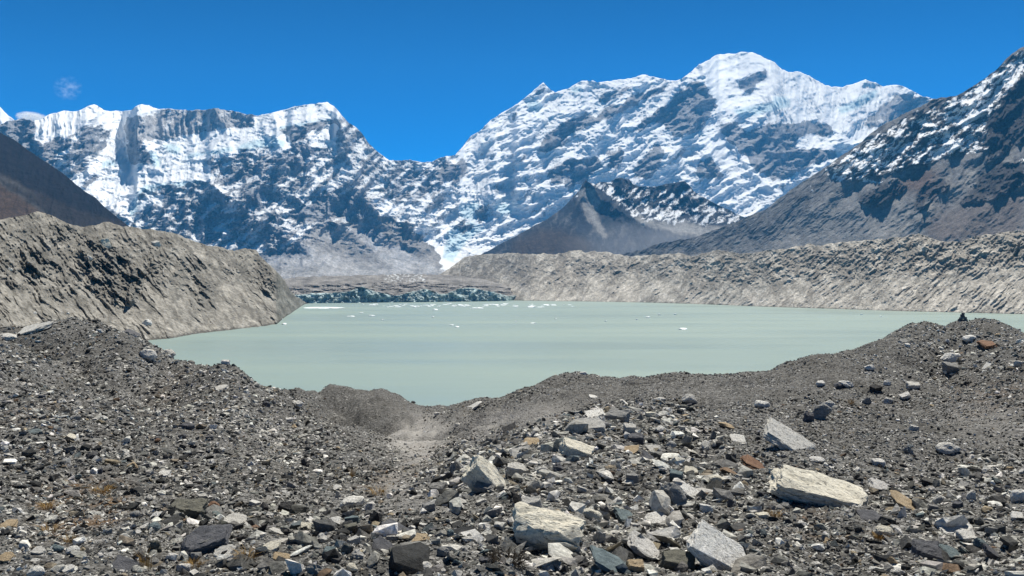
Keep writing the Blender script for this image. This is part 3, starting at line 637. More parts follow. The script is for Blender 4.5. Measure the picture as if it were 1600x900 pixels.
# ================================================================== near ground: a hummocky moraine, one sheet
CP = [ # px, py, distance
    (0, 518, 34), (60, 505, 36), (115, 500, 38), (165, 508, 38), (210, 517, 38), (250, 540, 36), (290, 556, 33), (315, 549, 30), (345, 553, 29), (400, 579, 27), (440, 600, 26), (478, 612, 28),
    (0, 650, 16), (150, 640, 18), (300, 650, 18), (420, 655, 20), (250, 600, 24), (100, 570, 24), (500, 655, 23), (380, 620, 22), (0, 780, 9.5), (150, 790, 10), (300, 765, 11.5), (450, 740, 13.5), (550, 770, 12), (560, 705, 18.5), (600, 722, 17),
    (640, 692, 26), (665, 660, 33), (690, 642, 43), (714, 637, 50), (600, 762, 13), (650, 722, 19), (490, 612, 44), (512, 604, 46), (478, 616, 44), (450, 628, 44), (410, 640, 44), (540, 600, 48), (605, 606, 50), (650, 625, 51), (685, 628, 52), (560, 650, 37), (600, 662, 34), (470, 642, 33),
    (740, 625, 44), (770, 612, 41), (800, 600, 38), (860, 588, 36), (905, 583, 36), (980, 586, 36), (1050, 581, 38), (1120, 587, 38), (1200, 575, 38), (1275, 558, 38), (1330, 550, 38), (1370, 535, 39), (1420, 510, 41), (1460, 502, 42), (1505, 496, 42), (1560, 502, 42), (1600, 513, 42), (1750, 545, 42),
    (760, 662, 24), (850, 630, 25), (950, 625, 24), (850, 662, 18), (750, 705, 14.5), (820, 690, 13.5), (900, 662, 15), (800, 760, 10), (1000, 700, 12.5), (1000, 642, 19), (1100, 640, 20), (1200, 690, 14), (1290, 755, 10.6), (1300, 640, 20), (1400, 600, 26),
    (1500, 560, 32), (1550, 640, 20), (1450, 700, 14), (1550, 760, 10.5), (1000, 800, 8.3), (1100, 860, 7), (1300, 860, 7.1), (1500, 860, 7.2), (800, 860, 6.9), (500, 860, 7), (200, 860, 7), (0, 860, 7.1), (600, 822, 8.3), (1660, 860, 7), (-80, 860, 7),
    (-150, 560, 32), (-250, 600, 32), (-150, 700, 13), (1750, 700, 14), (1850, 600, 40), (690, 790, 9.4), (1150, 760, 10)]
pts = [(x, y, D) for x, y, D in CP]
cu = [(x - CX) / F for x, y, D in pts]; cv = [math.log(D) for *_, D in pts]; cz = [(CY - y) / F * D for x, y, D in pts]
SKY = [(-250, 600, 32), (-150, 560, 32), (0, 518, 34), (60, 505, 36), (115, 500, 38), (165, 508, 38), (210, 517, 38), (250, 540, 36), (290, 556, 33), (345, 553, 29), (400, 579, 27), (430, 596, 26.5), (478, 612, 28), (484, 612.5, 44), (512, 604, 46), (540, 600, 48), (605, 606, 50), (650, 625, 51), (685, 628, 52), (714, 637, 50),
       (740, 625, 44), (800, 600, 38), (860, 588, 36), (905, 583, 36), (980, 586, 36), (1050, 581, 38), (1120, 587, 38), (1200, 575, 38), (1275, 558, 38), (1330, 550, 38), (1370, 535, 39), (1420, 510, 41), (1505, 496, 42), (1560, 502, 42), (1600, 513, 42), (1750, 545, 42), (1850, 600, 40)]
for x, y, D in SKY[::2]:
    for k, s in ((1.3, .55), (1.8, .6)):
        cu.append((x - CX) / F); cv.append(math.log(D * k)); cz.append((CY - y) / F * D - s * D * (k - 1))
for x in range(-500, 2101, 200):
    for D, z in ((150, -37), (320, -42)): cu.append((x - CX) / F); cv.append(math.log(D)); cz.append(z)
    for D, z in ((4.2, -1.93), (2.6, -1.85), (1.2, -1.8)): cu.append((x - CX) / F); cv.append(math.log(D)); cz.append(z + .05 * math.sin(x * .013))
cu, cv, cz = map(np.array, (cu, cv, cz))
KU = 2.6
def tps(r2): return .5 * r2 * np.log(r2 + 1e-12)
def _fit():
    n = len(cu); A = np.stack([cu * KU, cv], 1)
    d2 = ((A[:, None] - A[None]) ** 2).sum(-1)
    M = np.zeros((n + 3, n + 3)); M[:n, :n] = tps(d2) + np.eye(n) * 2e-4
    Pm = np.concatenate([np.ones((n, 1)), A], 1); M[:n, n:] = Pm; M[n:, :n] = Pm.T
    return A, np.linalg.solve(M, np.concatenate([cz, np.zeros(3)]))
_A, _W = _fit()
def base_z(u, v):
    out = np.empty(u.shape); uf, vf, of = u.ravel() * KU, v.ravel(), out.reshape(-1)
    for i in range(0, len(uf), 40000):
        d2 = (uf[i:i + 40000, None] - _A[None, :, 0]) ** 2 + (vf[i:i + 40000, None] - _A[None, :, 1]) ** 2
        of[i:i + 40000] = tps(d2) @ _W[:-3] + _W[-3] + _W[-2] * uf[i:i + 40000] + _W[-1] * vf[i:i + 40000]
    return out
NU, NV = 1500, 560
GU = np.linspace(-.90, .90, NU)
GV = np.concatenate([np.linspace(math.log(1.2), math.log(4.2), 40)[:-1], np.linspace(math.log(4.2), math.log(62), NV - 80), np.linspace(math.log(62), math.log(320), 42)[1:]])
NV = len(GV)
# the smooth form on a coarse grid, then refined
gu2 = np.linspace(-.90, .90, 260); gv2 = np.linspace(GV[0], GV[-1], 240)
zb = base_z(*np.meshgrid(gu2, gv2))
def bil(a, x0, dx, y0, dy, x, y):
    fx = np.clip((x - x0) / dx, 0, a.shape[1] - 1.001); fy = np.clip((y - y0) / dy, 0, a.shape[0] - 1.001)
    xi = fx.astype(int); yi = fy.astype(int); fx = fx - xi; fy = fy - yi
    return (a[yi, xi] * (1 - fx) + a[yi, xi + 1] * fx) * (1 - fy) + (a[yi + 1, xi] * (1 - fx) + a[yi + 1, xi + 1] * fx) * fy
UU, VV = np.meshgrid(GU, GV)
YY = np.exp(VV); XX = UU * YY
ZZ = bil(zb, gu2[0], gu2[1] - gu2[0], gv2[0], gv2[1] - gv2[0], UU, VV)
# bring the crest of every bearing to its height
pxs = GU * F + CX
tgt = (CY - pl([(x, y) for x, y, _ in SKY], pxs)) / F; skd = np.log(pl([(x, D) for x, _, D in SKY], pxs))
for _ in range(2):
    tau = np.where((VV > np.log(14)) & (VV < np.log(90)), ZZ / YY, -9); cur = tau.max(0)
    dt = tgt - cur
    kk = np.ones(41) / 41; dt = np.clip(dt, -.02, .02); dt = np.convolve(np.pad(dt, 20, mode='edge'), kk, 'valid')
    ZZ += YY * dt[None] * sstep(.75, .12, np.abs(VV - skd[None]))
tau = np.where(VV > np.log(13), ZZ / YY, -9); exc = np.clip(tau - (tgt - .001)[None], 0, None)
ZZ -= YY * exc
lump = .24 * fbm(XX / 2.6, YY / 2.6, 4, 401) + .06 * fbm(XX / .55, YY / .55, 3, 405) * sstep(70, 25, YY)
gully = -.36 * ridged((XX + .3 * YY) / 5.5, (YY - .3 * XX) / 9, 4, 408) * sstep(16, 28, YY)
ZZ += (lump + gully + .10) * sstep(2.5, 6, YY) * sstep(140, 55, YY)

def ground_h(u, v):
    """height at bearing u = x / y and v = log(y), on the finished sheet"""
    u = np.asarray(u, float); v = np.asarray(v, float)
    fx = np.clip((u - GU[0]) / (GU[1] - GU[0]), 0, NU - 1.001); j = np.clip(np.searchsorted(GV, v) - 1, 0, NV - 2)
    xi = fx.astype(int); fx = fx - xi; fy = np.clip((v - GV[j]) / (GV[j + 1] - GV[j]), 0, 1)
    return (ZZ[j, xi] * (1 - fx) + ZZ[j, xi + 1] * fx) * (1 - fy) + (ZZ[j + 1, xi] * (1 - fx) + ZZ[j + 1, xi + 1] * fx) * fy
def hit(px, py, far=70.0):
    """where the sight line through a picture point first meets the ground: x, y, z"""
    u = (px - CX) / F; t = (CY - py) / F
    v = np.linspace(math.log(3), math.log(far), 3000)
    g = ground_h(np.full(v.shape, u), v) / np.exp(v)
    k = np.nonzero(g >= t)[0]
    i = k[0] if len(k) else int(np.argmax(g))
    y = math.exp(v[i]); return u * y, y, float(g[i] * y)
def gpx(u, v): return u * F + CX, CY - F * ground_h(u, v) / np.exp(v)

# tints of the ground: pale dust of the hollow and the trail, brown dry growth

class Tint(Map):
    def __init__(s): s.a = np.zeros((940, MW))
    def at(s, x, y):
        x = np.clip(x - MX0, 0, MW - 1.001); y = np.clip(y, 0, 938.99); return s.a[y.astype(int), x.astype(int)]
MH = 940
PALEZ = Tint(); DUST = Tint(); DRY = Tint(); FINE = Tint(); COARSE = Tint()
for p, v in [([(600, 680), (640, 650), (690, 655), (712, 664), (690, 690), (650, 715), (628, 712)], 1.0), ([(560, 790), (600, 750), (650, 716), (700, 670), (716, 640), (724, 644), (712, 672), (668, 722), (620, 765)], .7),
             ([(720, 660), (780, 640), (860, 632), (920, 640), (880, 655), (800, 668), (730, 690)], .6), ([(560, 770), (700, 760), (690, 790), (570, 800)], .35), ([(1480, 640), (1560, 630), (1600, 650), (1600, 690), (1500, 680)], .25)]: DUST.poly(p, v)
for p, v in [([(50, 770), (120, 742), (200, 745), (215, 775), (180, 830), (100, 850), (50, 835)], .9), ([(0, 648), (60, 640), (120, 640), (110, 652), (0, 656)], .9), ([(560, 740), (640, 715), (690, 690), (680, 720), (600, 770), (560, 775)], .4),
             ([(1200, 790), (1300, 800), (1330, 860), (1220, 860)], .35), ([(1470, 600), (1600, 590), (1600, 640), (1500, 650)], .35), ([(390, 780), (430, 770), (440, 800), (400, 810)], .3), ([(290, 560), (240, 600), (230, 650), (300, 640)], .25)]: DRY.poly(p, v)
for p, v in [([(60, 560), (180, 540), (240, 620), (60, 650), (0, 640), (0, 600)], .35), ([(480, 620), (560, 596), (660, 630), (640, 660), (560, 680)], .9), ([(720, 660), (900, 600), (1200, 590), (1340, 560), (1340, 600), (1100, 640), (1000, 625), (900, 640), (760, 670)], .9),
             ([(0, 720), (60, 750), (60, 800), (0, 790)], .7), ([(400, 640), (520, 680), (600, 720), (500, 750), (380, 740), (300, 680)], .15), ([(1100, 640), (1300, 660), (1560, 640), (1600, 700), (1300, 720), (1120, 680)], .5)]: FINE.poly(p, v)
for p, v in [([(660, 800), (680, 720), (800, 680), (920, 640), (1080, 620), (1120, 680), (1180, 760), (1200, 900), (600, 900), (560, 840)], 1.0), ([(1380, 760), (1600, 720), (1600, 900), (1380, 900)], .9), ([(200, 520), (280, 555), (300, 620), (240, 640), (180, 560)], .7), ([(0, 520), (180, 500), (420, 590), (500, 660), (520, 740), (300, 780), (0, 780)], .45), ([(1400, 520), (1600, 510), (1600, 590), (1460, 600)], .7),
             ([(220, 780), (400, 780), (420, 900), (200, 900)], .7), ([(400, 800), (600, 800), (600, 900), (400, 900)], .8)]: COARSE.poly(p, v)
for p in ([(1400, 750), (1600, 700), (1600, 900), (1380, 900)], [(180, 500), (300, 560), (440, 640), (500, 740), (300, 720), (220, 640)], [(660, 720), (820, 680), (940, 630), (1080, 640), (1060, 720), (900, 760), (700, 800)], [(1380, 510), (1600, 500), (1600, 600), (1300, 620)], [(0, 800), (160, 800), (420, 900), (0, 900)], [(820, 760), (1180, 760), (1200, 900), (820, 900)]): PALEZ.poly(p, .34)
PALEZ.poly([(600, 700), (720, 640), (740, 720), (640, 760)], .3)
for q in (PALEZ, DUST, DRY, FINE, COARSE): q.blur(9)
PXg = UU * F + CX; PYg = CY - F * ZZ / YY
wx = PXg + 22 * fbm(XX / 1.5, YY / 1.5, 4, 420); wy = PYg + 12 * fbm(XX / 1.5, YY / 1.5, 4, 424)
vis = (YY < 62)
dust = DUST.at(wx, wy) * vis; dry = DRY.at(wx, wy) * vis; fine = FINE.at(wx, wy) * vis

t = NT('moraine_scree')
v = t.coords('Object')
na = t.noise(v, .35, 6, .62); nb = t.noise(v, 6, 5, .7)
vo = t.n('TexVoronoi', {'Vector': v, 'Scale': 16.0}); vo2 = t.n('TexVoronoi', {'Vector': v, 'Scale': 45.0})
g1 = t.ramp(t.n('SeparateColor', {0: vo.outputs['Color']}).outputs[0], [(0, .025), (.4, .08), (.7, .17), (.9, .33), (1, .58)])
g2 = t.ramp(t.n('SeparateColor', {0: vo2.outputs['Color']}).outputs[0], [(0, .025), (.4, .08), (.7, .17), (.9, .33), (1, .55)])
stones = t.mix(t.ramp(nb, [(.42, 0.0), (.58, 1.0)]), g1, g2)
stones = t.mix(1.0, stones, (1.0, 1.0, .98), 'MULTIPLY')
soil = t.ramp(nb, [(.3, (.042, .041, .038)), (.7, (.15, .146, .136))])
c = t.mix(t.ramp(na, [(.35, .25), (.65, .8)]), soil, stones)
c = t.mix(t.math('MULTIPLY', t.attr('dust').outputs['Fac'], t.ramp(nb, [(.25, .5), (.6, 1.0)])), c, (.34, .33, .315))
c = t.mix(t.math('MULTIPLY', t.attr('dry').outputs['Fac'], t.ramp(t.noise(v, 3.2, 5, .7), [(.42, 0.0), (.62, .75)])), c, (.15, .085, .034))
hgt = t.math('ADD', t.math('MULTIPLY', vo.outputs['Distance'], -.9), t.math('ADD', t.math('MULTIPLY', vo2.outputs['Distance'], -.35), nb))
t.principled(c, .95, .1, t.bump(hgt, .8, .035))
MAT_SCREE = t.m
link('ground', mesh_from('ground', np.stack([XX, YY, ZZ], -1).reshape(-1, 3), grid_faces(NV, NU, flip=True), dict(dust=dust.ravel(), dry=dry.ravel())), MAT_SCREE, kind='structure')

# ------------------------------------------------------------------ loose stones beyond counting, one object
def hull_template(npts, seed, flat=1.0):
    r = np.random.default_rng(seed)
    p = r.normal(size=(npts, 3)); p /= np.linalg.norm(p, axis=1, keepdims=True)
    p *= r.uniform(.72, 1.05, (npts, 1)); p = np.sign(p) * np.abs(p) ** .8
    bm = bmesh.new()
    for q in p: bm.verts.new(q)
    bmesh.ops.convex_hull(bm, input=bm.verts)
    bmesh.ops.delete(bm, geom=[x for x in bm.verts if not x.link_faces], context='VERTS')
    bmesh.ops.triangulate(bm, faces=bm.faces); bm.verts.index_update()
    V = np.array([x.co[:] for x in bm.verts]); Fc = np.array([[x.index for x in f.verts] for f in bm.faces]); bm.free()
    return V, Fc
PAL = np.array([(.030, .031, .031), (.055, .056, .055), (.095, .095, .09), (.17, .17, .16), (.30, .295, .27), (.46, .45, .415), (.62, .61, .57), (.28, .235, .165), (.16, .11, .075), (.10, .12, .125), (.19, .165, .125)])
PW_F = np.array([.14, .15, .18, .18, .15, .11, .06, .015, .012, .05, .03]); PW_F /= PW_F.sum()
PW_P = np.array([.09, .11, .14, .16, .19, .17, .11, .02, .012, .03, .02]); PW_P /= PW_P.sum()
def scatter(n, vlo, vhi, seed):
    r = np.random.default_rng(seed)
    u = r.uniform(-.89, .89, n); v = r.uniform(math.log(vlo), math.log(vhi), n)
    z = ground_h(u, v); y = np.exp(v)
    px = u * F + CX; py = CY - F * z / y
    # leave out what the ground itself hides
    vm = np.maximum.accumulate(ZZ / YY, 0)
    j = np.clip(np.searchsorted(GV, v) - 1, 0, NV - 1); i = np.clip(((u - GU[0]) / (GU[1] - GU[0])).astype(int), 0, NU - 1)
    ok = (z / y > vm[j, i] - .006) & (py < 990)
    return u[ok], v[ok], y[ok], z[ok], px[ok], py[ok], r
def rot_mats(r, n, tilt):
    a = r.uniform(0, 2 * np.pi, n); b = r.normal(0, tilt, n); c = r.normal(0, tilt, n)
    ca, sa_, cb, sb, cc, sc_ = np.cos(a), np.sin(a), np.cos(b), np.sin(b), np.cos(c), np.sin(c)
    o = np.zeros(n); e = np.ones(n)
    Rz = np.stack([ca, -sa_, o, sa_, ca, o, o, o, e], -1).reshape(n, 3, 3)
    Rx = np.stack([e, o, o, o, cb, -sb, o, sb, cb], -1).reshape(n, 3, 3)
    Ry = np.stack([cc, o, sc_, o, e, o, -sc_, o, cc], -1).reshape(n, 3, 3)
    return Rx @ Ry @ Rz
VS, FS, CS = [], [], []; off = 0
TPL_S = [hull_template(7, 900 + k) for k in range(6)]; TPL_B = [hull_template(12 + 3 * (k % 4), 950 + k) for k in range(12)]
def pour(n, vlo, vhi, seed, smin_px, smax, power, tpls, keep):
    global off
    u, v, y, z, px, py, r = scatter(n, vlo, vhi, seed)
    fn = FINE.at(px, py); co = COARSE.at(px, py); du = DUST.at(px, py)
    cl = fbm(u * y / 1.7, y / 1.7, 3, seed)                 # patches of coarser and finer stones
    k = r.random(len(u)) < keep(fn, co, du, cl)
    u, v, y, z, px, py, fn, co, du, cl = (q[k] for q in (u, v, y, z, px, py, fn, co, du, cl))
    m = len(u)
    smin = smin_px * y / F
    s = smin * (1 - r.random(m)) ** (-1 / power)
    s = np.minimum(s, smax * (.45 + .75 * co - .25 * fn) * r.uniform(.6, 1, m)) ; s = np.maximum(s, smin * .8)
    kind = np.where(r.random(m) < np.clip(.5 + .8 * cl, 0, 1), 0, 1)
    ci = np.where(kind == 0, r.choice(len(PAL), m, p=PW_F), r.choice(len(PAL), m, p=PW_P))
    pz = r.random(m) < 1.5 * PALEZ.at(px, py) * (.6 + cl) * (1.5 if smin_px > 5 else 1)
    ci = np.where(pz, r.choice([4, 5, 6, 10], m, p=[.28, .38, .27, .07]), ci)
    col = PAL[ci] * r.uniform(.7, 1.35, (m, 1)) * (1 + .012 * r.normal(size=(m, 3)))
    slab = r.random(m) < (.25 + .4 * co)
    S3 = np.stack([s * r.uniform(.8, 1.5, m), s * r.uniform(.6, 1.1, m), s * np.where(slab, r.uniform(.18, .4, m), r.uniform(.45, .9, m))], -1) * .5
    R = rot_mats(r, m, .38)
    ti = r.integers(0, len(tpls), m)
    for q, (tv, tf) in enumerate(tpls):
        w_ = np.nonzero(ti == q)[0]
        if not len(w_): continue
        P = np.einsum('nij,nkj->nki', R[w_], tv[None] * S3[w_][:, None])
        P += np.stack([u[w_] * y[w_], y[w_], z[w_] + S3[w_, 2] * .28], -1)[:, None]
        VS.append(P.reshape(-1, 3)); nv = len(tv)
        FS.append((tf[None] + (off + np.arange(len(w_)) * nv)[:, None, None]).reshape(-1, 3)); CS.append(np.repeat(col[w_], nv, 0)); off += len(w_) * nv
pour(320000, 4.6, 58, 501, 2.2, .18, 1.9, TPL_S, lambda f, c, d, cl: np.clip(.85 + .7 * cl - .2 * f - .85 * d, .04, 1))
pour(108000, 4.6, 56, 502, 3.6, .26, 2.1, TPL_B, lambda f, c, d, cl: np.clip(.42 + .9 * cl - .35 * f + .45 * c - .6 * d, .015, 1))
pour(19000, 4.8, 52, 503, 6.0, .34, 2.6, TPL_B, lambda f, c, d, cl: np.clip(.16 + .5 * cl - .25 * f + .5 * c - .4 * d, .004, 1))
t = NT('loose_stone')
v = t.coords('Object')
nn = t.noise(v, 22, 5, .7)
c = t.mix(1.0, t.attr('rock').outputs['Color'], t.ramp(nn, [(.27, .42), (.5, 1.0), (.73, 1.7)]), 'MULTIPLY')
t.principled(c, .88, .2, t.bump(t.noise(v, 38, 5, .7), .8, .02))
MAT_STONE = t.m
link('rubble', mesh_from('rubble', np.concatenate(VS), np.concatenate(FS), dict(rock=np.concatenate(CS)), smooth=False), MAT_STONE, kind='stuff')
print('rubble stones faces', sum(len(q) for q in FS))
# ================================================================== boulders and stones one can count
def rock_mat(name, base, dark, light, vein=None, scale=9.0, rough=.85, spots=None, band=0.0):
    t = NT(name)
    inf = t.n('ObjectInfo')
    off = t.n('VectorMath', {0: t.coords('Object'), 1: t.n('CombineXYZ', {0: t.math('MULTIPLY', inf.outputs['Random'], 37.0), 1: t.math('MULTIPLY', inf.outputs['Random'], 11.0)})}, operation='ADD').outputs[0]
    st = t.n('Mapping', {'Vector': off, 'Scale': (1, 1, 3.6)}).outputs[0]
    n1 = t.noise(st, scale * .45, 7, .68, .3); n2 = t.noise(off, scale * 3.2, 6, .7)
    c = t.ramp(n1, [(.25, dark), (.42, base), (.66, light)])
    if vein: c = t.mix(t.ramp(t.noise(st, scale * .6, 4, .6, 1.2), [(.475, 0.0), (.5, .75), (.525, 0.0)]), c, vein)
    if spots: c = t.mix(t.ramp(t.noise(off, scale * 1.5, 6, .68), [(.56, 0.0), (.62, .85)]), c, spots)
    c = t.mix(1.0, c, t.ramp(n2, [(.27, .52), (.5, 1.0), (.73, 1.3)]), 'MULTIPLY')
    h = t.math('ADD', n1, t.math('MULTIPLY', n2, .6))
    t.principled(c, rough, .2, t.bump(h, .65, .03))
    return t.m
RM = {
    'pale': rock_mat('pale_granite', (.48, .47, .44), (.24, .24, .23), (.62, .61, .57), spots=(.12, .12, .12)),
    'white': rock_mat('white_gneiss', (.66, .65, .61), (.36, .35, .33), (.76, .75, .72), vein=(.26, .255, .24), spots=(.20, .195, .18)),
    'cream': rock_mat('cream_gneiss', (.60, .565, .47), (.28, .265, .22), (.72, .685, .58), spots=(.14, .135, .12)),
    'grey': rock_mat('grey_gneiss', (.19, .19, .187), (.09, .09, .09), (.30, .30, .29), vein=(.36, .36, .34)),
    'slate': rock_mat('dark_slate', (.085, .088, .098), (.04, .042, .048), (.15, .152, .165)),
    'black': rock_mat('black_schist', (.032, .032, .034), (.016, .016, .017), (.07, .07, .07)),
    'rust': rock_mat('rusty_schist', (.17, .095, .06), (.07, .045, .034), (.27, .165, .105)),
    'tan': rock_mat('tan_gneiss', (.37, .285, .18), (.20, .16, .11), (.48, .385, .26)),
    'bluegreen': rock_mat('blue_green_schist', (.115, .15, .16), (.06, .08, .09), (.20, .25, .26)),
    'spotted': rock_mat('spotted_gneiss', (.52, .51, .49), (.16, .16, .16), (.64, .63, .60), vein=(.08, .08, .085), spots=(.07, .07, .075)),
    'striped': rock_mat('striped_gneiss', (.30, .30, .29), (.10, .10, .105), (.50, .49, .46), vein=(.60, .59, .55)),
    'mossy': rock_mat('lichen_slate', (.105, .105, .088), (.04, .04, .037), (.19, .185, .15)),
}
def rock_mesh(name, shape, seed, sub=2):
    """a broken stone about 1 across: a hull of points, roughened; slabs are flat, wedges come to a point, rounds are worn"""
    r = np.random.default_rng(seed)
    n = {'slab': 16, 'block': 12, 'wedge': 11, 'round': 30}[shape]
    box = np.array([(x_, y_, z_) for x_ in (-1, 1) for y_ in (-1, 1) for z_ in (-1, 1)], float)
    p = r.normal(size=(n, 3)); p /= np.linalg.norm(p, axis=1, keepdims=True)
    if shape in ('slab', 'block'):
        # a broken block: eight corners pushed in unevenly, a few of them knocked off, so that broad faces remain
        j = r.uniform(.55, 1.0, (8, 3)); j[:, 2] = r.uniform(.72, 1.0, 8); p = box * j
        cut = r.choice(8, 3, replace=False); extra = []
        for q in cut:
            for ax in range(2 if shape == 'slab' else 3):
                e = p[q].copy(); e[ax] *= r.uniform(.2, .65) if ax < 2 else r.uniform(.35, .75); extra.append(e)
        p = np.concatenate([np.delete(p, cut, 0), np.array(extra)])
        if shape == 'slab': p[p[:, 0] > 0, 1] *= r.uniform(.55, 1.0)
    elif shape == 'wedge':
        p *= r.uniform(.8, 1.05, (n, 1)); k = .5 + .5 * p[:, 2]
        p[:, 0] *= 1 - .72 * k; p[:, 1] *= 1 - .6 * k
    else: p *= r.uniform(.9, 1.02, (n, 1))
    bm = bmesh.new()
    for q in p: bm.verts.new(q)
    bmesh.ops.convex_hull(bm, input=bm.verts)
    bmesh.ops.delete(bm, geom=[x for x in bm.verts if not x.link_faces], context='VERTS')
    bmesh.ops.dissolve_limit(bm, angle_limit=.12, verts=bm.verts, edges=bm.edges)
    bmesh.ops.bevel(bm, geom=bm.edges[:], offset=.035 if shape != 'round' else .12, segments=2 if shape == 'round' else 1, affect='EDGES', clamp_overlap=True)
    bmesh.ops.triangulate(bm, faces=bm.faces)
    for _ in range(sub + 1):
        long = [e for e in bm.edges if e.calc_length() > .2]
        if not long: break
        bmesh.ops.subdivide_edges(bm, edges=long, cuts=1, use_grid_fill=False)
        bmesh.ops.triangulate(bm, faces=[f for f in bm.faces if len(f.verts) > 3])
    o_ = Vector((seed * 1.7 % 50, seed * .31 % 20, 4))
    amp = {'slab': .075, 'block': .085, 'wedge': .10, 'round': .06}[shape]
    bm.normal_update()
    for vtx in bm.verts:
        a = vtx.co + o_
        d = mnoise.noise(a * 1.7) * 1.3 + mnoise.noise(a * 4.2) * .8 + mnoise.noise(Vector((a.x * 4, a.y * 4, a.z * 15))) * .7 + mnoise.noise(a * 11) * .35
        vtx.co += vtx.normal * d * amp
    c = Vector((0, 0, 0)); lo = [min(q.co[i] for q in bm.verts) for i in range(3)]; hi = [max(q.co[i] for q in bm.verts) for i in range(3)]
    for q in bm.verts:
        for i in range(3): q.co[i] = (q.co[i] - (lo[i] + hi[i]) / 2) / (hi[i] - lo[i])
    me = bpy.data.meshes.new(name); bm.to_mesh(me); bm.free()
    for f in me.polygons: f.use_smooth = shape == 'round'
    if shape != 'round': me.shade_smooth(); me.set_sharp_from_angle(angle=math.radians(24))
    return me

USED_LABELS = set()
ROCKS = []            # what stands where, for the stones described by what they lie beside
def put_rock(name, me, mat, px, py, wpx, hpx, depthf=.8, roll=0, yaw=0, pitch=0, sink=.30, far=70, slab=False, label=None, cat='boulder', group=None):
    x, y, z = hit(px, min(py + .42 * hpx, 985), far)
    wm, hm = wpx * y / F, hpx * y / F
    o = bpy.data.objects.new(name, me); COL.objects.link(o)
    if not me.materials: me.materials.append(mat)
    else: o.material_slots[0].link = 'OBJECT'; o.material_slots[0].material = mat
    roll = math.radians(roll)
    # length along the tilted axis so that the outline keeps its picture size
    c_, s_ = abs(math.cos(roll)), abs(math.sin(roll))
    if s_ > .05 and c_ * c_ - s_ * s_ > .15:
        L = (wm * c_ - hm * s_) / (c_ * c_ - s_ * s_); T = (hm * c_ - wm * s_) / (c_ * c_ - s_ * s_)
        L = max(L, wm * .5); T = max(T, hm * .35)
    elif s_ > .05: L = .92 * max(wm, hm); T = L * .5
    else: L, T = wm, hm
    if slab: T *= .62; depthf *= 1.3
    o.scale = (L * 1.04, L * depthf, T * 1.18)
    o.rotation_euler = (Matrix.Rotation(math.radians(yaw), 4, 'Z') @ Matrix.Rotation(roll, 4, 'Y') @ Matrix.Rotation(math.radians(pitch), 4, 'X')).to_euler()
    o.location = (x, y + .12 * L * depthf, z + hm * (.5 - sink))
    o['label'] = label; o['category'] = cat
    if group: o['group'] = group
    USED_LABELS.add(label); ROCKS.append((px, py, wpx, hpx))
    return o

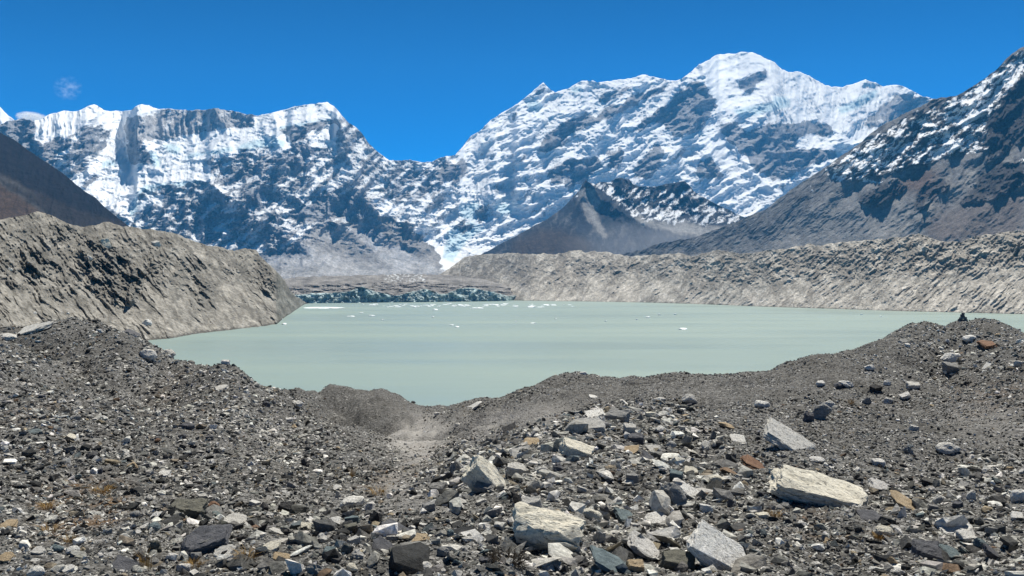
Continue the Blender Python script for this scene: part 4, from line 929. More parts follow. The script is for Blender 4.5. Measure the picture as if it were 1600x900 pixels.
# px, py, width, height, kind, shape, roll (positive = right end down), depth factor, name, label
B = [
    (855, 822, 122, 66, 'cream', 'block', 6, .62, 'boulder', 'largest cream topped boulder at the bottom centre, with a dark underside'),
    (831, 786, 38, 30, 'striped', 'block', -10, .8, 'rock', 'grey striped rock leaning on the back of the largest cream topped boulder'),
    (1124, 850, 104, 92, 'white', 'slab', 36, .62, 'boulder', 'big white slab lying diagonally at the bottom, right of centre'),
    (1283, 754, 154, 76, 'cream', 'block', 17, .6, 'boulder', 'longest boulder, pale flat top and dark front, on the right slope'),
    (757, 734, 66, 80, 'cream', 'block', 47, .8, 'boulder', 'tall cream pointed boulder with a split, left of the central rock pile'),
    (757, 762, 34, 24, 'grey', 'block', 6, .8, 'rock', 'grey block at the foot of the tall cream pointed boulder'),
    (901, 698, 58, 40, 'cream', 'block', 22, .7, 'boulder', 'cream topped boulder sloping right in the middle of the central pile'),
    (1050, 768, 56, 46, 'grey', 'wedge', 14, .8, 'boulder', 'grey angular boulder with a pointed top in the lower middle'),
    (1015, 852, 66, 38, 'spotted', 'slab', 27, .6, 'boulder', 'white boulder blotched with black, left of the big diagonal white slab'),
    (317, 836, 82, 46, 'slate', 'slab', -14, .7, 'boulder', 'broad dark slate slab with layered edge in the lower left'),
    (291, 793, 58, 32, 'mossy', 'block', 8, .8, 'boulder', 'dark overhanging boulder casting a black shadow on the slate slab'),
    (53, 509, 54, 20, 'pale', 'slab', -14, .6, 'boulder', 'long pale grey boulder lying on the crest of the left mound'),
    (12, 525, 32, 16, 'pale', 'round', 8, .8, 'boulder', 'pale rounded boulder at the left edge of the mound crest'),
    (148, 502, 7, 7, 'black', 'block', 0, .8, 'rock', 'small black rock standing out on the left mound skyline'),
    (205, 515, 24, 10, 'slate', 'slab', 18, .8, 'rock', 'flat dark rock on the right shoulder of the left mound crest'),
    (230, 552, 30, 19, 'pale', 'round', 5, .8, 'boulder', 'pale blocky boulder below the crest of the left mound'),
    (262, 546, 24, 15, 'pale', 'round', 14, .8, 'boulder', 'pale boulder on the left mound rim against the water'),
    (352, 557, 14, 10, 'white', 'block', 10, .8, 'rock', 'white rock on the descending rim of the left mound'),
    (345, 605, 20, 8, 'pale', 'slab', -8, .7, 'rock', 'pale flat rock on the left mound, lower than the rim'),
    (290, 664, 26, 13, 'slate', 'round', 4, .8, 'rock', 'dark rounded rock among pale gravel on the left mound'),
    (416, 630, 15, 11, 'slate', 'round', 8, .8, 'rock', 'dark rock near the right end of the left mound'),
    (463, 629, 20, 13, 'white', 'round', 10, .8, 'rock', 'white rock near the right end of the left mound'),
    (452, 655, 12, 9, 'white', 'block', -6, .8, 'rock', 'small white rock below the white rock at the end of the left mound'),
    (110, 682, 20, 13, 'cream', 'block', 18, .8, 'rock', 'cream rock on the left slope above the dry brown growth'),
    (204, 726, 22, 13, 'tan', 'wedge', -10, .8, 'rock', 'greyish tan wedge on the left slope right of the dry brown growth'),
    (255, 740, 20, 9, 'white', 'slab', 4, .8, 'rock', 'flat white topped rock with dark shadow under it, left slope'),
    (332, 790, 22, 17, 'rust', 'round', 0, .8, 'rock', 'rusty orange rock right of the dark overhanging boulder'),
    (366, 811, 36, 18, 'pale', 'slab', 10, .7, 'rock', 'pale grey rock right of the rusty orange rock'),
    (388, 818, 18, 14, 'white', 'slab', 30, .7, 'rock', 'white splinter at the right end of the pale grey rock'),
    (242, 850, 32, 28, 'mossy', 'wedge', -18, .6, 'rock', 'greenish grey wedge standing left of the broad slate slab'),
    (240, 805, 22, 13, 'white', 'slab', -26, .8, 'rock', 'white elongated rock left of the dark overhanging boulder'),
    (27, 797, 15, 10, 'white', 'round', 6, .8, 'rock', 'white rounded rock near the left edge, above the tan slabs'),
    (12, 818, 26, 13, 'tan', 'slab', -8, .8, 'rock', 'upper tan slab at the left edge'),
    (10, 868, 26, 18, 'tan', 'slab', 14, .8, 'rock', 'lower tan slab at the left edge'),
    (55, 892, 26, 18, 'white', 'round', 0, .9, 'rock', 'white rounded rock in the bottom left corner'),
    (106, 888, 20, 12, 'white', 'slab', -6, .8, 'rock', 'white flat rock right of the rounded one in the bottom left corner'),
    (60, 860, 20, 11, 'pale', 'slab', 14, .8, 'rock', 'pale flat rock left of the blue grey stone in the lower left'),
    (87, 855, 22, 13, 'bluegreen', 'round', 6, .8, 'rock', 'blue grey rounded stone in the lower left'),
    (195, 886, 48, 18, 'slate', 'slab', 14, .7, 'rock', 'dark slate slab lying flat at the bottom edge, lower left'),
    (287, 886, 25, 13, 'white', 'round', 0, .8, 'rock', 'white rounded rock at the bottom edge below the slate slab'),
    (348, 862, 32, 12, 'pale', 'slab', -6, .8, 'rock', 'pale flat rock below the broad slate slab'),
    (550, 784, 42, 26, 'white', 'round', -10, .8, 'boulder', 'round white boulder alone at the lower end of the dusty trail'),
    (526, 760, 17, 11, 'white', 'slab', -20, .8, 'rock', 'white rock just above the round white boulder by the trail'),
    (528, 772, 9, 12, 'pale', 'round', 0, .8, 'rock', 'small upright pale rock between the two white ones by the trail'),
    (447, 792, 25, 18, 'black', 'block', 4, .8, 'rock', 'black blocky rock left of the round white boulder'),
    (422, 805, 11, 10, 'white', 'block', 0, .8, 'rock', 'small white rock below the black blocky rock'),
    (520, 815, 25, 12, 'white', 'slab', -14, .8, 'rock', 'bluish white flat rock below the round white boulder'),
    (477, 822, 22, 13, 'cream', 'block', 8, .8, 'rock', 'cream rock left of the bluish white flat rock'),
    (514, 861, 22, 15, 'bluegreen', 'block', 10, .8, 'rock', 'blue grey rock in the bottom, left of the shaded hollow'),
    (494, 888, 34, 26, 'grey', 'wedge', -8, .8, 'boulder', 'grey pointed boulder at the bottom edge, left of the shaded hollow'),
    (421, 855, 30, 13, 'cream', 'slab', -6, .8, 'rock', 'cream flat rock above the thin yellow slab'),
    (440, 871, 28, 6, 'tan', 'slab', 4, .6, 'rock', 'thin yellow slab near the bottom edge'),
    (618, 824, 46, 20, 'slate', 'slab', 24, .6, 'rock', 'dark grey slab tilted right, left of the yellow rock'),
    (657, 841, 26, 12, 'tan', 'slab', 4, .8, 'rock', 'pale yellow rock in the bottom centre left'),
    (692, 860, 22, 18, 'grey', 'round', 8, .8, 'rock', 'grey rounded rock below the pale yellow rock'),
    (602, 856, 34, 16, 'slate', 'slab', 32, .6, 'rock', 'dark slate splinter pointing down right over the shaded hollow'),
    (685, 763, 24, 22, 'grey', 'block', 0, .8, 'rock', 'grey rock at the left end of the central pile'),
    (712, 728, 26, 24, 'grey', 'wedge', 6, .8, 'rock', 'grey pointed rock left of the tall cream pointed boulder'),
    (719, 783, 21, 9, 'pale', 'slab', 8, .8, 'rock', 'pale flat rock below the tall cream pointed boulder'),
    (677, 736, 14, 9, 'pale', 'block', -4, .8, 'rock', 'small pale rock beside the trail at the left end of the pile'),
    (807, 733, 38, 32, 'pale', 'block', 12, .8, 'boulder', 'pale topped boulder right of the tall cream pointed boulder'),
    (812, 705, 34, 14, 'striped', 'slab', -10, .7, 'rock', 'grey and white slab above the pale topped boulder'),
    (926, 801, 34, 23, 'cream', 'round', 12, .8, 'boulder', 'rounded cream rock upper right of the largest cream topped boulder'),
    (1057, 741, 24, 17, 'bluegreen', 'block', 10, .8, 'rock', 'blue green rock behind the grey angular boulder'),
    (1083, 768, 36, 14, 'white', 'slab', 26, .6, 'rock', 'white slab leaning on the right of the grey angular boulder'),
    (1031, 788, 23, 22, 'pale', 'wedge', -6, .7, 'rock', 'pale wedge in front of the grey angular boulder'),
    (1026, 809, 36, 15, 'white', 'slab', -8, .8, 'rock', 'white rock below the pale wedge'),
    (978, 805, 36, 17, 'bluegreen', 'slab', 14, .7, 'rock', 'dark green grey rock left of the white rock'),
    (1061, 877, 56, 32, 'mossy', 'block', 6, .8, 'boulder', 'dark brown boulder at the bottom edge against the big white slab'),
    (956, 877, 62, 30, 'bluegreen', 'slab', 30, .5, 'boulder', 'long blue grey slab sloping down at the bottom edge'),
    (951, 838, 22, 18, 'cream', 'wedge', 12, .8, 'rock', 'small cream wedge left of the blotched white boulder'),
    (936, 836, 26, 26, 'striped', 'wedge', 16, .7, 'rock', 'grey and white pointed rock right of the largest cream topped boulder'),
    (967, 872, 28, 14, 'white', 'round', 8, .8, 'rock', 'clean white rock on the upper side of the long blue grey slab'),
    (992, 884, 28, 17, 'tan', 'block', 0, .8, 'rock', 'tan rock at the bottom edge under the blotched white boulder'),
    (1121, 747, 26, 15, 'cream', 'round', 6, .8, 'rock', 'cream rounded rock right of the grey angular boulder'),
    (1080, 735, 22, 11, 'cream', 'slab', 4, .8, 'rock', 'flat cream rock behind the blue green rock'),
    (1179, 721, 42, 24, 'rust', 'slab', 24, .7, 'rock', 'rusty red slab left of the longest boulder'),
    (1144, 785, 16, 15, 'slate', 'wedge', 0, .8, 'rock', 'dark pointed stone above the big diagonal white slab'),
    (994, 684, 27, 17, 'slate', 'block', -2, .8, 'rock', 'dark square block near the top of the central pile'),
    (1021, 699, 27, 15, 'pale', 'slab', -14, .7, 'rock', 'pale tan block right below the dark square block'),
    (984, 703, 31, 9, 'tan', 'slab', -14, .7, 'rock', 'thin tan slab left of the pale tan block'),
    (1072, 687, 18, 27, 'grey', 'slab', -72, .6, 'rock', 'grey slab standing on end in the central pile'),
    (1015, 713, 28, 22, 'slate', 'slab', 34, .6, 'rock', 'slate splinter leaning below the pale tan block'),
    (1154, 684, 26, 13, 'white', 'slab', 12, .8, 'rock', 'white rock left of the sloping pale slab'),
    (966, 649, 40, 25, 'grey', 'block', 4, .8, 'boulder', 'boulder with dark side and white top at the back of the central pile'),
    (931, 645, 36, 14, 'white', 'slab', -8, .8, 'rock', 'white flat rock left of the dark sided boulder'),
    (921, 663, 52, 14, 'striped', 'slab', -3, .6, 'rock', 'long grey and white slab below the white flat rock'),
    (984, 669, 20, 18, 'pale', 'block', 4, .8, 'rock', 'pale cube below the dark sided boulder'),
    (1078, 621, 27, 18, 'pale', 'round', 6, .8, 'boulder', 'pale boulder on the far rim right of the central pile'),
    (1030, 623, 22, 8, 'pale', 'round', -4, .8, 'rock', 'pale low rock left of the pale boulder on the far rim'),
    (911, 583, 13, 6, 'white', 'round', 0, .8, 'rock', 'white rock on the middle skyline against the lake'),
    (1135, 662, 27, 14, 'tan', 'round', 18, .8, 'rock', 'tan and orange rock on the slope right of the central pile'),
    (1034, 670, 22, 14, 'white', 'round', 6, .8, 'rock', 'white lumpy rock right of the pale cube'),
    (1192, 630, 26, 14, 'white', 'round', 6, .8, 'rock', 'white rock on the open grey slope right of the far rim'),
    (831, 690, 28, 12, 'tan', 'slab', -6, .8, 'rock', 'brownish flat rock at the top left of the central pile'),
    (927, 619, 14, 6, 'white', 'slab', 10, .8, 'rock', 'single white stone on the smooth dusty slope'),
    (1283, 640, 38, 36, 'grey', 'wedge', -10, .8, 'boulder', 'grey rounded boulder with a black shadow to its right'),
    (1264, 651, 16, 18, 'slate', 'block', 0, .8, 'rock', 'dark rock tucked against the left of the grey rounded boulder'),
    (1297, 630, 17, 12, 'pale', 'round', 0, .8, 'rock', 'pale rock behind the grey rounded boulder'),
    (1236, 680, 72, 40, 'pale', 'slab', 30, .6, 'boulder', 'sloping pale slab above the longest boulder'),
    (1323, 598, 24, 13, 'white', 'wedge', 8, .8, 'rock', 'white pointed rock on the upper right slope'),
    (1312, 601, 18, 11, 'slate', 'wedge', -8, .8, 'rock', 'dark face left of the white pointed rock'),  # slate wedge added for the shade on the white rock's left face
    (1282, 598, 13, 9, 'white', 'block', 4, .8, 'rock', 'white rock left of the white pointed rock'),
    (1359, 573, 16, 10, 'white', 'round', -4, .8, 'rock', 'white rock with an orange edge high on the right slope'),
    (1488, 557, 34, 20, 'white', 'round', -4, .8, 'boulder', 'biggest white boulder on the right hump'),
    (1487, 573, 27, 18, 'grey', 'block', 8, .8, 'boulder', 'grey boulder leaning in front of the biggest white boulder'),
    (1515, 527, 22, 11, 'white', 'round', -8, .8, 'rock', 'white rock near the top of the right hump'),
    (1546, 537, 28, 9, 'rust', 'slab', 2, .8, 'rock', 'flat rusty brown rock on the right hump'),
    (1427, 602, 20, 11, 'pale', 'block', 4, .8, 'rock', 'pale topped dark rock in the middle of the right slope'),
    (1386, 597, 12, 10, 'white', 'round', 0, .8, 'rock', 'bright white stone above the black rock on the right slope'),
    (1369, 605, 18, 13, 'black', 'block', -14, .8, 'rock', 'black rock below the bright white stone on the right slope'),
    (1355, 625, 14, 13, 'grey', 'round', 0, .8, 'rock', 'grey round rock below the black rock on the right slope'),
    (1388, 625, 18, 11, 'pale', 'round', 4, .8, 'rock', 'pale rock right of the grey round rock on the right slope'),
    (1415, 617, 17, 13, 'white', 'block', -22, .8, 'rock', 'white tilted rock below the pale topped dark rock'),
    (1418, 539, 9, 6, 'white', 'block', 0, .8, 'rock', 'small bright stone near the left shoulder of the right hump'),
    (1412, 532, 13, 6, 'grey', 'slab', -6, .8, 'rock', 'grey flat stone above the small bright stone on the right hump'),
    (1483, 697, 40, 21, 'pale', 'round', 6, .8, 'boulder', 'pale round boulder in the middle right'),
    (1428, 668, 15, 11, 'pale', 'block', 6, .8, 'rock', 'small pale block above left of the pale round boulder'),
    (1421, 702, 21, 18, 'grey', 'wedge', 6, .8, 'rock', 'grey rock left of the pale round boulder'),
    (1593, 567, 14, 10, 'pale', 'round', 0, .8, 'rock', 'pale rock at the right edge on the hump'),
    (1560, 523, 9, 7, 'tan', 'round', 0, .8, 'rock', 'small tan stone near the right crest'),
    (1420, 784, 56, 32, 'tan', 'slab', 30, .5, 'rock', 'flat orange tan slab right of the longest boulder'),
    (1372, 722, 20, 13, 'white', 'block', 4, .8, 'rock', 'white blocky rock behind the longest boulder'),
    (1377, 757, 35, 16, 'spotted', 'slab', 12, .7, 'rock', 'speckled white rock between the longest boulder and the orange slab'),
    (1277, 717, 26, 10, 'white', 'round', 4, .8, 'rock', 'white hump rising from the back of the longest boulder'),
    (1469, 779, 21, 15, 'pale', 'round', 0, .8, 'rock', 'pale rounded rock right of the orange tan slab'),
    (1518, 773, 16, 20, 'pale', 'round', 0, .8, 'rock', 'upright pale rock in the rocks right of the orange tan slab'),
    (1592, 773, 25, 27, 'white', 'round', 4, .8, 'boulder', 'white boulder cut by the right edge'),
    (1590, 805, 22, 14, 'white', 'slab', 10, .8, 'rock', 'white slab under the white boulder at the right edge'),
    (1452, 861, 52, 29, 'slate', 'block', 6, .8, 'boulder', 'dark slate boulder in the lower right'),
    (1491, 862, 38, 17, 'bluegreen', 'slab', 18, .7, 'rock', 'blue grey slab right of the dark slate boulder'),
    (1496, 824, 56, 14, 'white', 'slab', 3, .6, 'rock', 'long white rock above the dark slate boulder'),
    (1511, 838, 30, 16, 'white', 'block', 6, .8, 'rock', 'white rock under the right end of the long white rock'),
    (1533, 848, 24, 20, 'bluegreen', 'block', 16, .8, 'rock', 'blue green rock at the end of the long white rock'),
    (1552, 860, 36, 32, 'slate', 'slab', 36, .6, 'rock', 'dark slab leaning behind the blue green rock in the lower right'),
    (1382, 828, 31, 20, 'cream', 'round', 6, .8, 'rock', 'cream and tan rock below the orange tan slab'),
    (1398, 826, 15, 15, 'pale', 'block', 6, .8, 'rock', 'pale block touching the right of the cream and tan rock'),
    (1254, 818, 16, 10, 'white', 'round', 0, .8, 'rock', 'white stone below the longest boulder'),
    (1294, 844, 17, 9, 'tan', 'wedge', 8, .8, 'rock', 'small tan wedge in the lower right'),
    (1250, 852, 19, 12, 'white', 'wedge', 14, .8, 'rock', 'white pointed stone in the lower right below the white stone'),
    (1276, 881, 19, 10, 'white', 'round', -4, .8, 'rock', 'white rounded stone near the bottom edge, right of the big white slab'),
    (1404, 892, 22, 14, 'white', 'wedge', 6, .8, 'rock', 'white pointed stone at the bottom edge below the dark slate boulder'),
    (1228, 790, 14, 9, 'grey', 'block', 0, .8, 'rock', 'grey stone at the front left foot of the longest boulder'),
    (1360, 805, 34, 14, 'slate', 'slab', -6, .8, 'rock', 'dark rock under the right end of the longest boulder'),
    (740, 634, 22, 9, 'white', 'slab', -30, .7, 'rock', 'white slab on the bank right of the water notch'),
    (683, 646, 10, 6, 'white', 'round', 0, .8, 'rock', 'white stone left of the water notch'),
    (646, 620, 9, 6, 'black', 'wedge', 20, .8, 'rock', 'black stone on the middle mound skyline'),
    (715, 663, 9, 6, 'white', 'round', 0, .8, 'rock', 'white stone beside the pale dusty hollow'),
    (726, 689, 11, 7, 'white', 'round', 0, .8, 'rock', 'white stone above the tall cream pointed boulder'),
    (796, 668, 22, 12, 'black', 'slab', -24, .8, 'rock', 'black slab on the dusty slope behind the pointed boulder'),
]
for i, (px, py, wp, hp, kind, shape, roll, df, nm, lab) in enumerate(B):
    me = rock_mesh(nm, shape, 1000 + i * 7, 3 if wp > 24 else 2)
    put_rock(nm, me, RM[kind], px, py, wp, hp, df, roll, RNG.uniform(-14, 14), {'slab': 22, 'block': 20, 'wedge': 14, 'round': 6}[shape] + RNG.uniform(-4, 4), slab=shape == 'slab', label=lab, cat=nm)

# the next largest stones: shared shapes, each an object, described by what it lies beside
SHAPES = [(s, rock_mesh('stone', s, 3000 + i, 2)) for i, s in enumerate(['slab', 'slab', 'slab', 'block', 'block', 'block', 'wedge', 'wedge', 'round', 'round', 'round', 'slab'])]
for s, me in SHAPES: me.materials.append(RM['grey'])
WORD = {'pale': 'pale grey', 'white': 'white', 'cream': 'cream', 'grey': 'mid grey', 'slate': 'dark slate', 'black': 'black', 'rust': 'rusty', 'tan': 'tan', 'bluegreen': 'blue grey', 'striped': 'striped grey', 'mossy': 'greenish dark'}
SHW = {'slab': 'flat', 'block': 'blocky', 'wedge': 'pointed', 'round': 'rounded'}
SHORT = {}
for b in B:
    words = b[9].split(',')[0].split()
    if len(words) <= 8: SHORT[(b[0], b[1])] = ' '.join(words)
n_auto = 0; tries = 0
named = [(k, v) for k, v in SHORT.items()]
kinds = list(WORD); kp = np.array([.2, .1, .08, .22, .16, .04, .02, .03, .07, .05, .03]); kp /= kp.sum()
while n_auto < 120 and tries < 9000:
    tries += 1
    px = RNG.uniform(-5, 1605); py = RNG.uniform(505, 890)
    x, y, z = hit(px, py)
    if abs(CY - F * z / y - py) > 1.5 or py < 520: continue
    co = float(COARSE.at(np.array([px]), np.array([py]))[0]); fn = float(FINE.at(np.array([px]), np.array([py]))[0]); du = float(DUST.at(np.array([px]), np.array([py]))[0])
    if RNG.random() > .10 + .8 * co - .1 * fn - .3 * du: continue
    wp = min(RNG.uniform(.12, .34) * (1 + .3 * co) * F / y * .45, 24); hp = 0
    if wp < 7.5: continue
    if any(abs(px - a) < .5 * (wp + c) + 1 and abs(py - b_) < .45 * (wp * .7 + d) for a, b_, c, d in ROCKS): continue
    kind = str(RNG.choice(kinds, p=kp)); shape, me = SHAPES[RNG.integers(len(SHAPES))]
    hp = wp * {'slab': .38, 'block': .62, 'wedge': .7, 'round': .66}[shape] * RNG.uniform(.85, 1.15)
    near = sorted(named, key=lambda q: (q[0][0] - px) ** 2 + 2 * (q[0][1] - py) ** 2)[:4]
    lab = None
    for (nx, ny), nw in near:
        rel = ('right of' if px > nx else 'left of') if abs(px - nx) > 1.3 * abs(py - ny) else ('in front of' if py > ny else 'behind')
        L = f"{WORD[kind]} {SHW[shape]} stone {rel} the {nw}"
        if L not in USED_LABELS and len(L.split()) <= 16: lab = L; break
    if not lab: continue
    put_rock('stone', me, RM[kind], px, py, wp, hp, RNG.uniform(.65, .95), RNG.normal(0, 12), RNG.uniform(0, 360) if shape == 'round' else RNG.uniform(-35, 35) + 180 * RNG.integers(2), RNG.normal(10, 10) if shape == 'round' else 0, label=lab, cat='stone', group='loose stones scattered over the near moraine')
    n_auto += 1
print('stones', n_auto, 'boulders', len(B))

# ------------------------------------------------------------------ single boulders on the left moraine, on its own surface
def on_surface(G, px, py):
    X, Y, Z, PX, PY = G
    i = np.argmin((PX - px) ** 2 + (PY - py) ** 2); return X.flat[i], Y.flat[i], Z.flat[i]
for px, py, wp, hp, kind, shape, lab in [(165, 385, 17, 17, 'cream', 'block', 'tan boulder jutting from the cliff of the left moraine'), (231, 506, 15, 11, 'white', 'round', 'white boulder on the scree of the left moraine near the mound crest'),
    (55, 490, 7, 4, 'white', 'round', 'small white boulder on the left moraine scree above the long pale boulder'), (106, 490, 5, 4, 'white', 'round', 'second small white boulder on the left moraine scree'), (245, 383, 12, 9, 'pale', 'block', 'pale boulder near the top of the left moraine'),
    (140, 404, 10, 7, 'pale', 'round', 'pale boulder below the tan boulder in the moraine cliff'), (16, 422, 8, 5, 'white', 'round', 'white boulder high on the left moraine at the left edge')]:
    x, y, z = on_surface(GL, px, py); s = y / F
    o = bpy.data.objects.new('boulder', SHAPES[{'block': 4, 'round': 9}[shape]][1]); COL.objects.link(o)
    o.material_slots[0].link = 'OBJECT'; o.material_slots[0].material = RM[kind]
    o.scale = (wp * s, wp * s, hp * s * 1.2); o.location = (x, y - .2 * wp * s, z + hp * s * .1); o.rotation_euler = (.3, .2, px * .1); o['label'] = lab; o['category'] = 'boulder'; USED_LABELS.add(lab)

# ------------------------------------------------------------------ cairn on the right hump
x, y, z = hit(1504, 499)
ca = bpy.data.objects.new('cairn', None); COL.objects.link(ca); ca.location = (x, y, z - .02)
ca['label'] = 'small dark stacked stone cairn on top of the right hump'; ca['category'] = 'cairn'
for j, (dx, dz, sx, sz, k, ry) in enumerate([(-.08, .05, .24, .13, 'slate', .2), (.14, .05, .22, .12, 'grey', -.2), (.02, .15, .34, .10, 'grey', .08), (.0, .25, .22, .13, 'slate', -.1), (.03, .345, .14, .09, 'slate', .2)]):
    o = bpy.data.objects.new('stone', SHAPES[3 + j % 3][1]); COL.objects.link(o); o.parent = ca
    o.location = (dx, 0, dz); o.scale = (sx, sx * .8, sz); o.rotation_euler = (0, ry, j * 1.3)
    o.material_slots[0].link = 'OBJECT'; o.material_slots[0].material = RM[k]

# ------------------------------------------------------------------ dry grass tufts and one dead shrub
t = NT('dry_grass'); t.principled(t.ramp(t.noise(t.coords('Object'), 9, 3), [(.3, (.20, .115, .035)), (.7, (.42, .29, .12))]), .9, .1); M_GRASS = t.m
t = NT('dead_twigs'); t.principled(t.ramp(t.noise(t.coords('Object'), 14, 3), [(.3, (.022, .018, .014)), (.7, (.075, .06, .045))]), .9, .1); M_TWIG = t.m
def blades(name, n, h, spread, width, seed, mat):
    r = np.random.default_rng(seed); V = []; Fs = []
    for i in range(n):
        a = r.uniform(0, 6.283); d = spread * math.sqrt(r.random()) * .5; hh = h * r.uniform(.5, 1); ln = r.uniform(.2, 1.0) * hh
        b = np.array([d * math.cos(a), d * math.sin(a), -.02]); dr = np.array([math.cos(a + r.normal(0, .5)), math.sin(a + r.normal(0, .5)), 0]); sd = np.array([-dr[1], dr[0], 0]) * width
        k = len(V)
        m1 = b + dr * ln * .3 + np.array([0, 0, hh * .65]); t1 = b + dr * ln + np.array([0, 0, hh * .9])
        V += [b - sd, b + sd, m1 - sd * .7, m1 + sd * .7, t1 - sd * .15, t1 + sd * .15]; Fs += [(k, k + 1, k + 3, k + 2), (k + 2, k + 3, k + 5, k + 4)]
    return mesh_from(name, np.array(V), np.array(Fs))
TUFT = [blades('grass_tuft', 90, 1.0, .9, .012, 40 + i, M_GRASS) for i in range(3)]
for me in TUFT: me.materials.append(M_GRASS)
for i, (px, py, wp, hp, lab) in enumerate([
    (75, 790, 26, 12, 'orange dry grass tuft on a stone above the tan slabs, left edge'), (108, 842, 16, 12, 'orange dry grass tuft above the blue grey rounded stone'), (75, 826, 26, 12, 'brown dry cushion of grass between the two orange tufts'),
    (385, 868, 34, 20, 'straw coloured grass tuft right of the pale flat rock below the slate slab'), (304, 880, 24, 12, 'orange grass tuft by the white rounded rock at the bottom edge'), (228, 876, 20, 30, 'thin reddish stalk tuft below the greenish grey wedge'),
    (551, 738, 10, 18, 'rusty grass tuft at the foot of the left mound'), (590, 768, 22, 12, 'straw grass tuft beside the dusty trail'), (160, 765, 26, 10, 'rusty brown tuft in the dry growth on the left slope'),
    (1260, 770, 12, 14, 'straw tuft against the dark front of the longest boulder'), (1210, 803, 20, 12, 'orange brown tuft below the left end of the longest boulder'), (1375, 838, 22, 12, 'orange tuft under the cream and tan rock'), (1330, 628, 10, 10, 'orange tuft right of the grey rounded boulder'), (1545, 865, 12, 8, 'dry tuft among the slabs in the lower right corner')]):
    x, y, z = hit(px, py + hp * .45)
    o = link('grass_tuft', TUFT[i % 3], None); o.location = (x, y, z); s = y / F
    o.scale = (wp * s, wp * s, hp * s * 1.15); o.rotation_euler = (0, 0, i * 1.1); o['label'] = lab; o['category'] = 'grass tuft'; o['group'] = 'dry grass tufts between the stones'
def shrub(name, seed, n):
    r = np.random.default_rng(seed); V = []; Fs = []
    def seg(a, b, ra, rb):
        d = b - a; d = d / (np.linalg.norm(d) + 1e-9); s = np.cross(d, [.3, .5, .81]); s /= np.linalg.norm(s); q = np.cross(d, s); k = len(V)
        for c, rr in ((a, ra), (b, rb)):
            for j in range(3): V.append(c + rr * (s * math.cos(j * 2.094) + q * math.sin(j * 2.094)))
        for j in range(3): Fs.append((k + j, k + (j + 1) % 3, k + 3 + (j + 1) % 3, k + 3 + j))
    def grow(p, d, L, ra, lev):
        e = p + d * L; seg(p, e, ra, ra * .7)
        if lev == 0: return
        for _ in range(3):
            grow(p + d * L * r.uniform(.5, 1), (lambda q: q / np.linalg.norm(q))(d + r.normal(0, .55, 3)), L * r.uniform(.5, .75), ra * .6, lev - 1)
    for i in range(n):
        a = r.uniform(0, 6.283); d = np.array([math.cos(a) * .8, math.sin(a) * .8, r.uniform(.3, 1)]); grow(np.array([math.cos(a) * .1, math.sin(a) * .1, -.02]), d / np.linalg.norm(d), .22, .012, 3)
    return mesh_from(name, np.array(V), np.array(Fs))
x, y, z = hit(795, 880)
o = link('shrub', shrub('shrub', 5, 26), M_TWIG); o.location = (x, y, z); o.scale = (.36, .36, .30)
o['label'] = 'dark leafless shrub in front of the largest cream topped boulder'; o['category'] = 'shrub'

# ------------------------------------------------------------------ ice floating on the lake
t = NT('floating_ice'); t.principled(t.ramp(t.noise(t.coords('Object'), 3, 3), [(.3, (.62, .74, .76)), (.6, (.86, .9, .9))]), .5, .3); M_ICE = t.m
def floe(seed):
    me = rock_mesh('ice_floe', 'round', seed, 1); me.materials.append(M_ICE); return me
FLOES = [floe(600 + i) for i in range(6)]
def put_floe(px, py, wp, hp, lab, grp):
    y = LAKE * F / (CY - py); x = (px - CX) / F * y; s = y / F
    o = bpy.data.objects.new('ice_floe', FLOES[int(RNG.integers(6))]); COL.objects.link(o)
    o.scale = (wp * s, wp * s * .9, hp * s * 2.2); o.location = (x, y, LAKE + hp * s * .05); o.rotation_euler = (0, 0, RNG.uniform(-.4, .4))
    o['label'] = lab; o['category'] = 'ice floe'; o['group'] = grp
G1 = 'ice floes scattered on the open lake'; G2 = 'ice floes drifting in the belt before the glacier front'
for px, py, wp, hp, lab in [(548, 495, 14, 1.6, 'long low ice floe, left one of the pair left of centre'), (581, 494, 11, 1.8, 'ice floe, right one of the pair left of centre'), (565, 489.5, 7, 1.5, 'small floe just above the left pair'),
    (598, 500.5, 5, 1.6, 'small ice floe below the left pair'), (444, 507, 8, 2.2, 'white ice floe at the tip of the left moraine shore'), (438, 499, 9, 1.5, 'ice floe in the small bay of the left moraine shore'),
    (706, 508.2, 8, 1.3, 'upper one of two thin floes at the centre of the lake'), (714, 511.2, 8, 1.6, 'lower one of two thin floes at the centre of the lake'), (833, 505.5, 9, 1.4, 'thin ice floe in mid lake, right of the thin pair'),
    (946, 502.2, 4, 1.6, 'tiny ice floe in mid lake left of three faint ones'), (1012, 496.3, 8, 1.6, 'ice floe right of mid lake, upper'), (1067, 515, 14, 2.6, 'brightest ice floe alone on the right part of the lake'),
    (1030, 492.4, 4, 1.8, 'small bright floe near the far right shore, first of two'), (1055, 491.6, 5, 1.6, 'small bright floe near the far right shore, second of two'), (995, 499.5, 4, 1.3, 'faint ice floe left of the upper right one'),
    (868, 498.4, 4, 1.3, 'faint small floe above the thin mid lake floe'), (806, 503, 4, 1.2, 'faint small floe left of the thin mid lake floe'), (676, 495.6, 5, 1.4, 'small floe above the two thin centre floes'),
    (1346, 492, 4, 1.4, 'small ice floe near the right hump, left'), (1376, 495, 4, 1.3, 'small ice floe near the right hump, right'), (508, 481.5, 66, 1.6, 'long white strip of ice along the left end of the glacier front'),
    (830, 480, 13, 1.8, 'bright floe at the right end of the ice belt'), (745, 482, 22, 1.7, 'longest floe in the middle of the ice belt'), (680, 484.3, 10, 1.7, 'bright floe left of the longest one in the ice belt')]:
    put_floe(px, py, wp, hp, lab, G1 if py > 487 else G2)
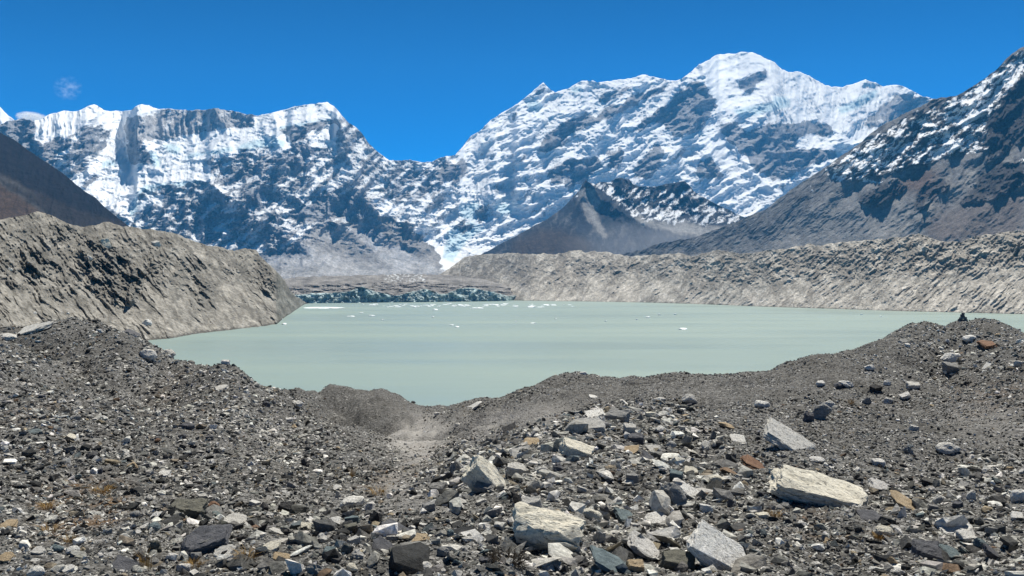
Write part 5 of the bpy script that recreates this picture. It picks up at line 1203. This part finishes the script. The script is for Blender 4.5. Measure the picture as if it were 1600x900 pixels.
for i in range(75):
    px = 560 + 340 * RNG.beta(1.6, 1.6); py = 474.5 + 6.5 * RNG.beta(1.5, 2.0)
    put_floe(px, py, RNG.uniform(2, 12), RNG.uniform(.5, 1.2), 'small white ice floe among many in the belt before the glacier front', G2)
# ================================================================== cloud wisps beyond the ridge, dust blowing in the valley
def puff(name, mat_name, loc, rad, dens, nscale, lo, hi, color, stretch=(1, 1, 1), **props):
    me = bpy.data.meshes.new(name); bm = bmesh.new(); bmesh.ops.create_icosphere(bm, subdivisions=3, radius=1); bm.to_mesh(me); bm.free()
    t = NT(mat_name)
    tc = t.t.nodes.new('ShaderNodeTexCoord').outputs['Object']
    r = t.n('VectorMath', {0: tc}, operation='LENGTH').outputs['Value']
    n = t.noise(t.n('Mapping', {'Vector': tc, 'Scale': stretch}).outputs[0], nscale, 5, .62)
    edge = t.math('SUBTRACT', 1.0, t.math('MULTIPLY', r, r), clamp=True)
    d = t.math('MULTIPLY', edge, t.ramp(n, [(lo, 0.0), (hi, 1.0)]))
    v = t.n('VolumePrincipled', {'Color': color, 'Density': t.math('MULTIPLY', d, dens), 'Anisotropy': .3})
    t.t.links.new(v.outputs[0], t.out.inputs['Volume'])
    o = link(name, me, t.m, **props); o.location = loc; o.scale = rad
    return o
def far_at(px, py, y): return ((px - CX) / F * y, y, (CY - py) / F * y)
puff('cloud', 'cloud_vapour', far_at(49, 183, 12600), (210, 220, 75), .04, 2.4, .40, .62, (1, 1, 1), kind='structure')
puff('cloud', 'cloud_wisp', far_at(106, 138, 12600), (210, 150, 190), .006, 2.2, .50, .72, (1, 1, 1), (1.2, 1, 1.4), kind='structure')
puff('dust', 'blowing_dust', far_at(1015, 380, 4450), (480, 300, 150), .0009, 1.3, .30, .68, (.93, .95, 1.0), kind='stuff')
HAZE_D = 3.0e-5
# ================================================================== air
t = NT('clear_mountain_air')
d = t.n('VolumePrincipled', {'Color': (.09, .46, 1.0), 'Density': HAZE_D, 'Anisotropy': .15})
t.t.links.new(d.outputs[0], t.out.inputs['Volume'])
me = bpy.data.meshes.new('haze'); bm = bmesh.new(); bmesh.ops.create_cube(bm, size=1)
for vv in bm.verts:
    vv.co = Vector((vv.co.x * 40000, -200 if vv.co.y < 0 else 10800, -62 if vv.co.z < 0 else 2700))
bm.to_mesh(me); bm.free()
link('haze', me, t.m, kind='stuff')
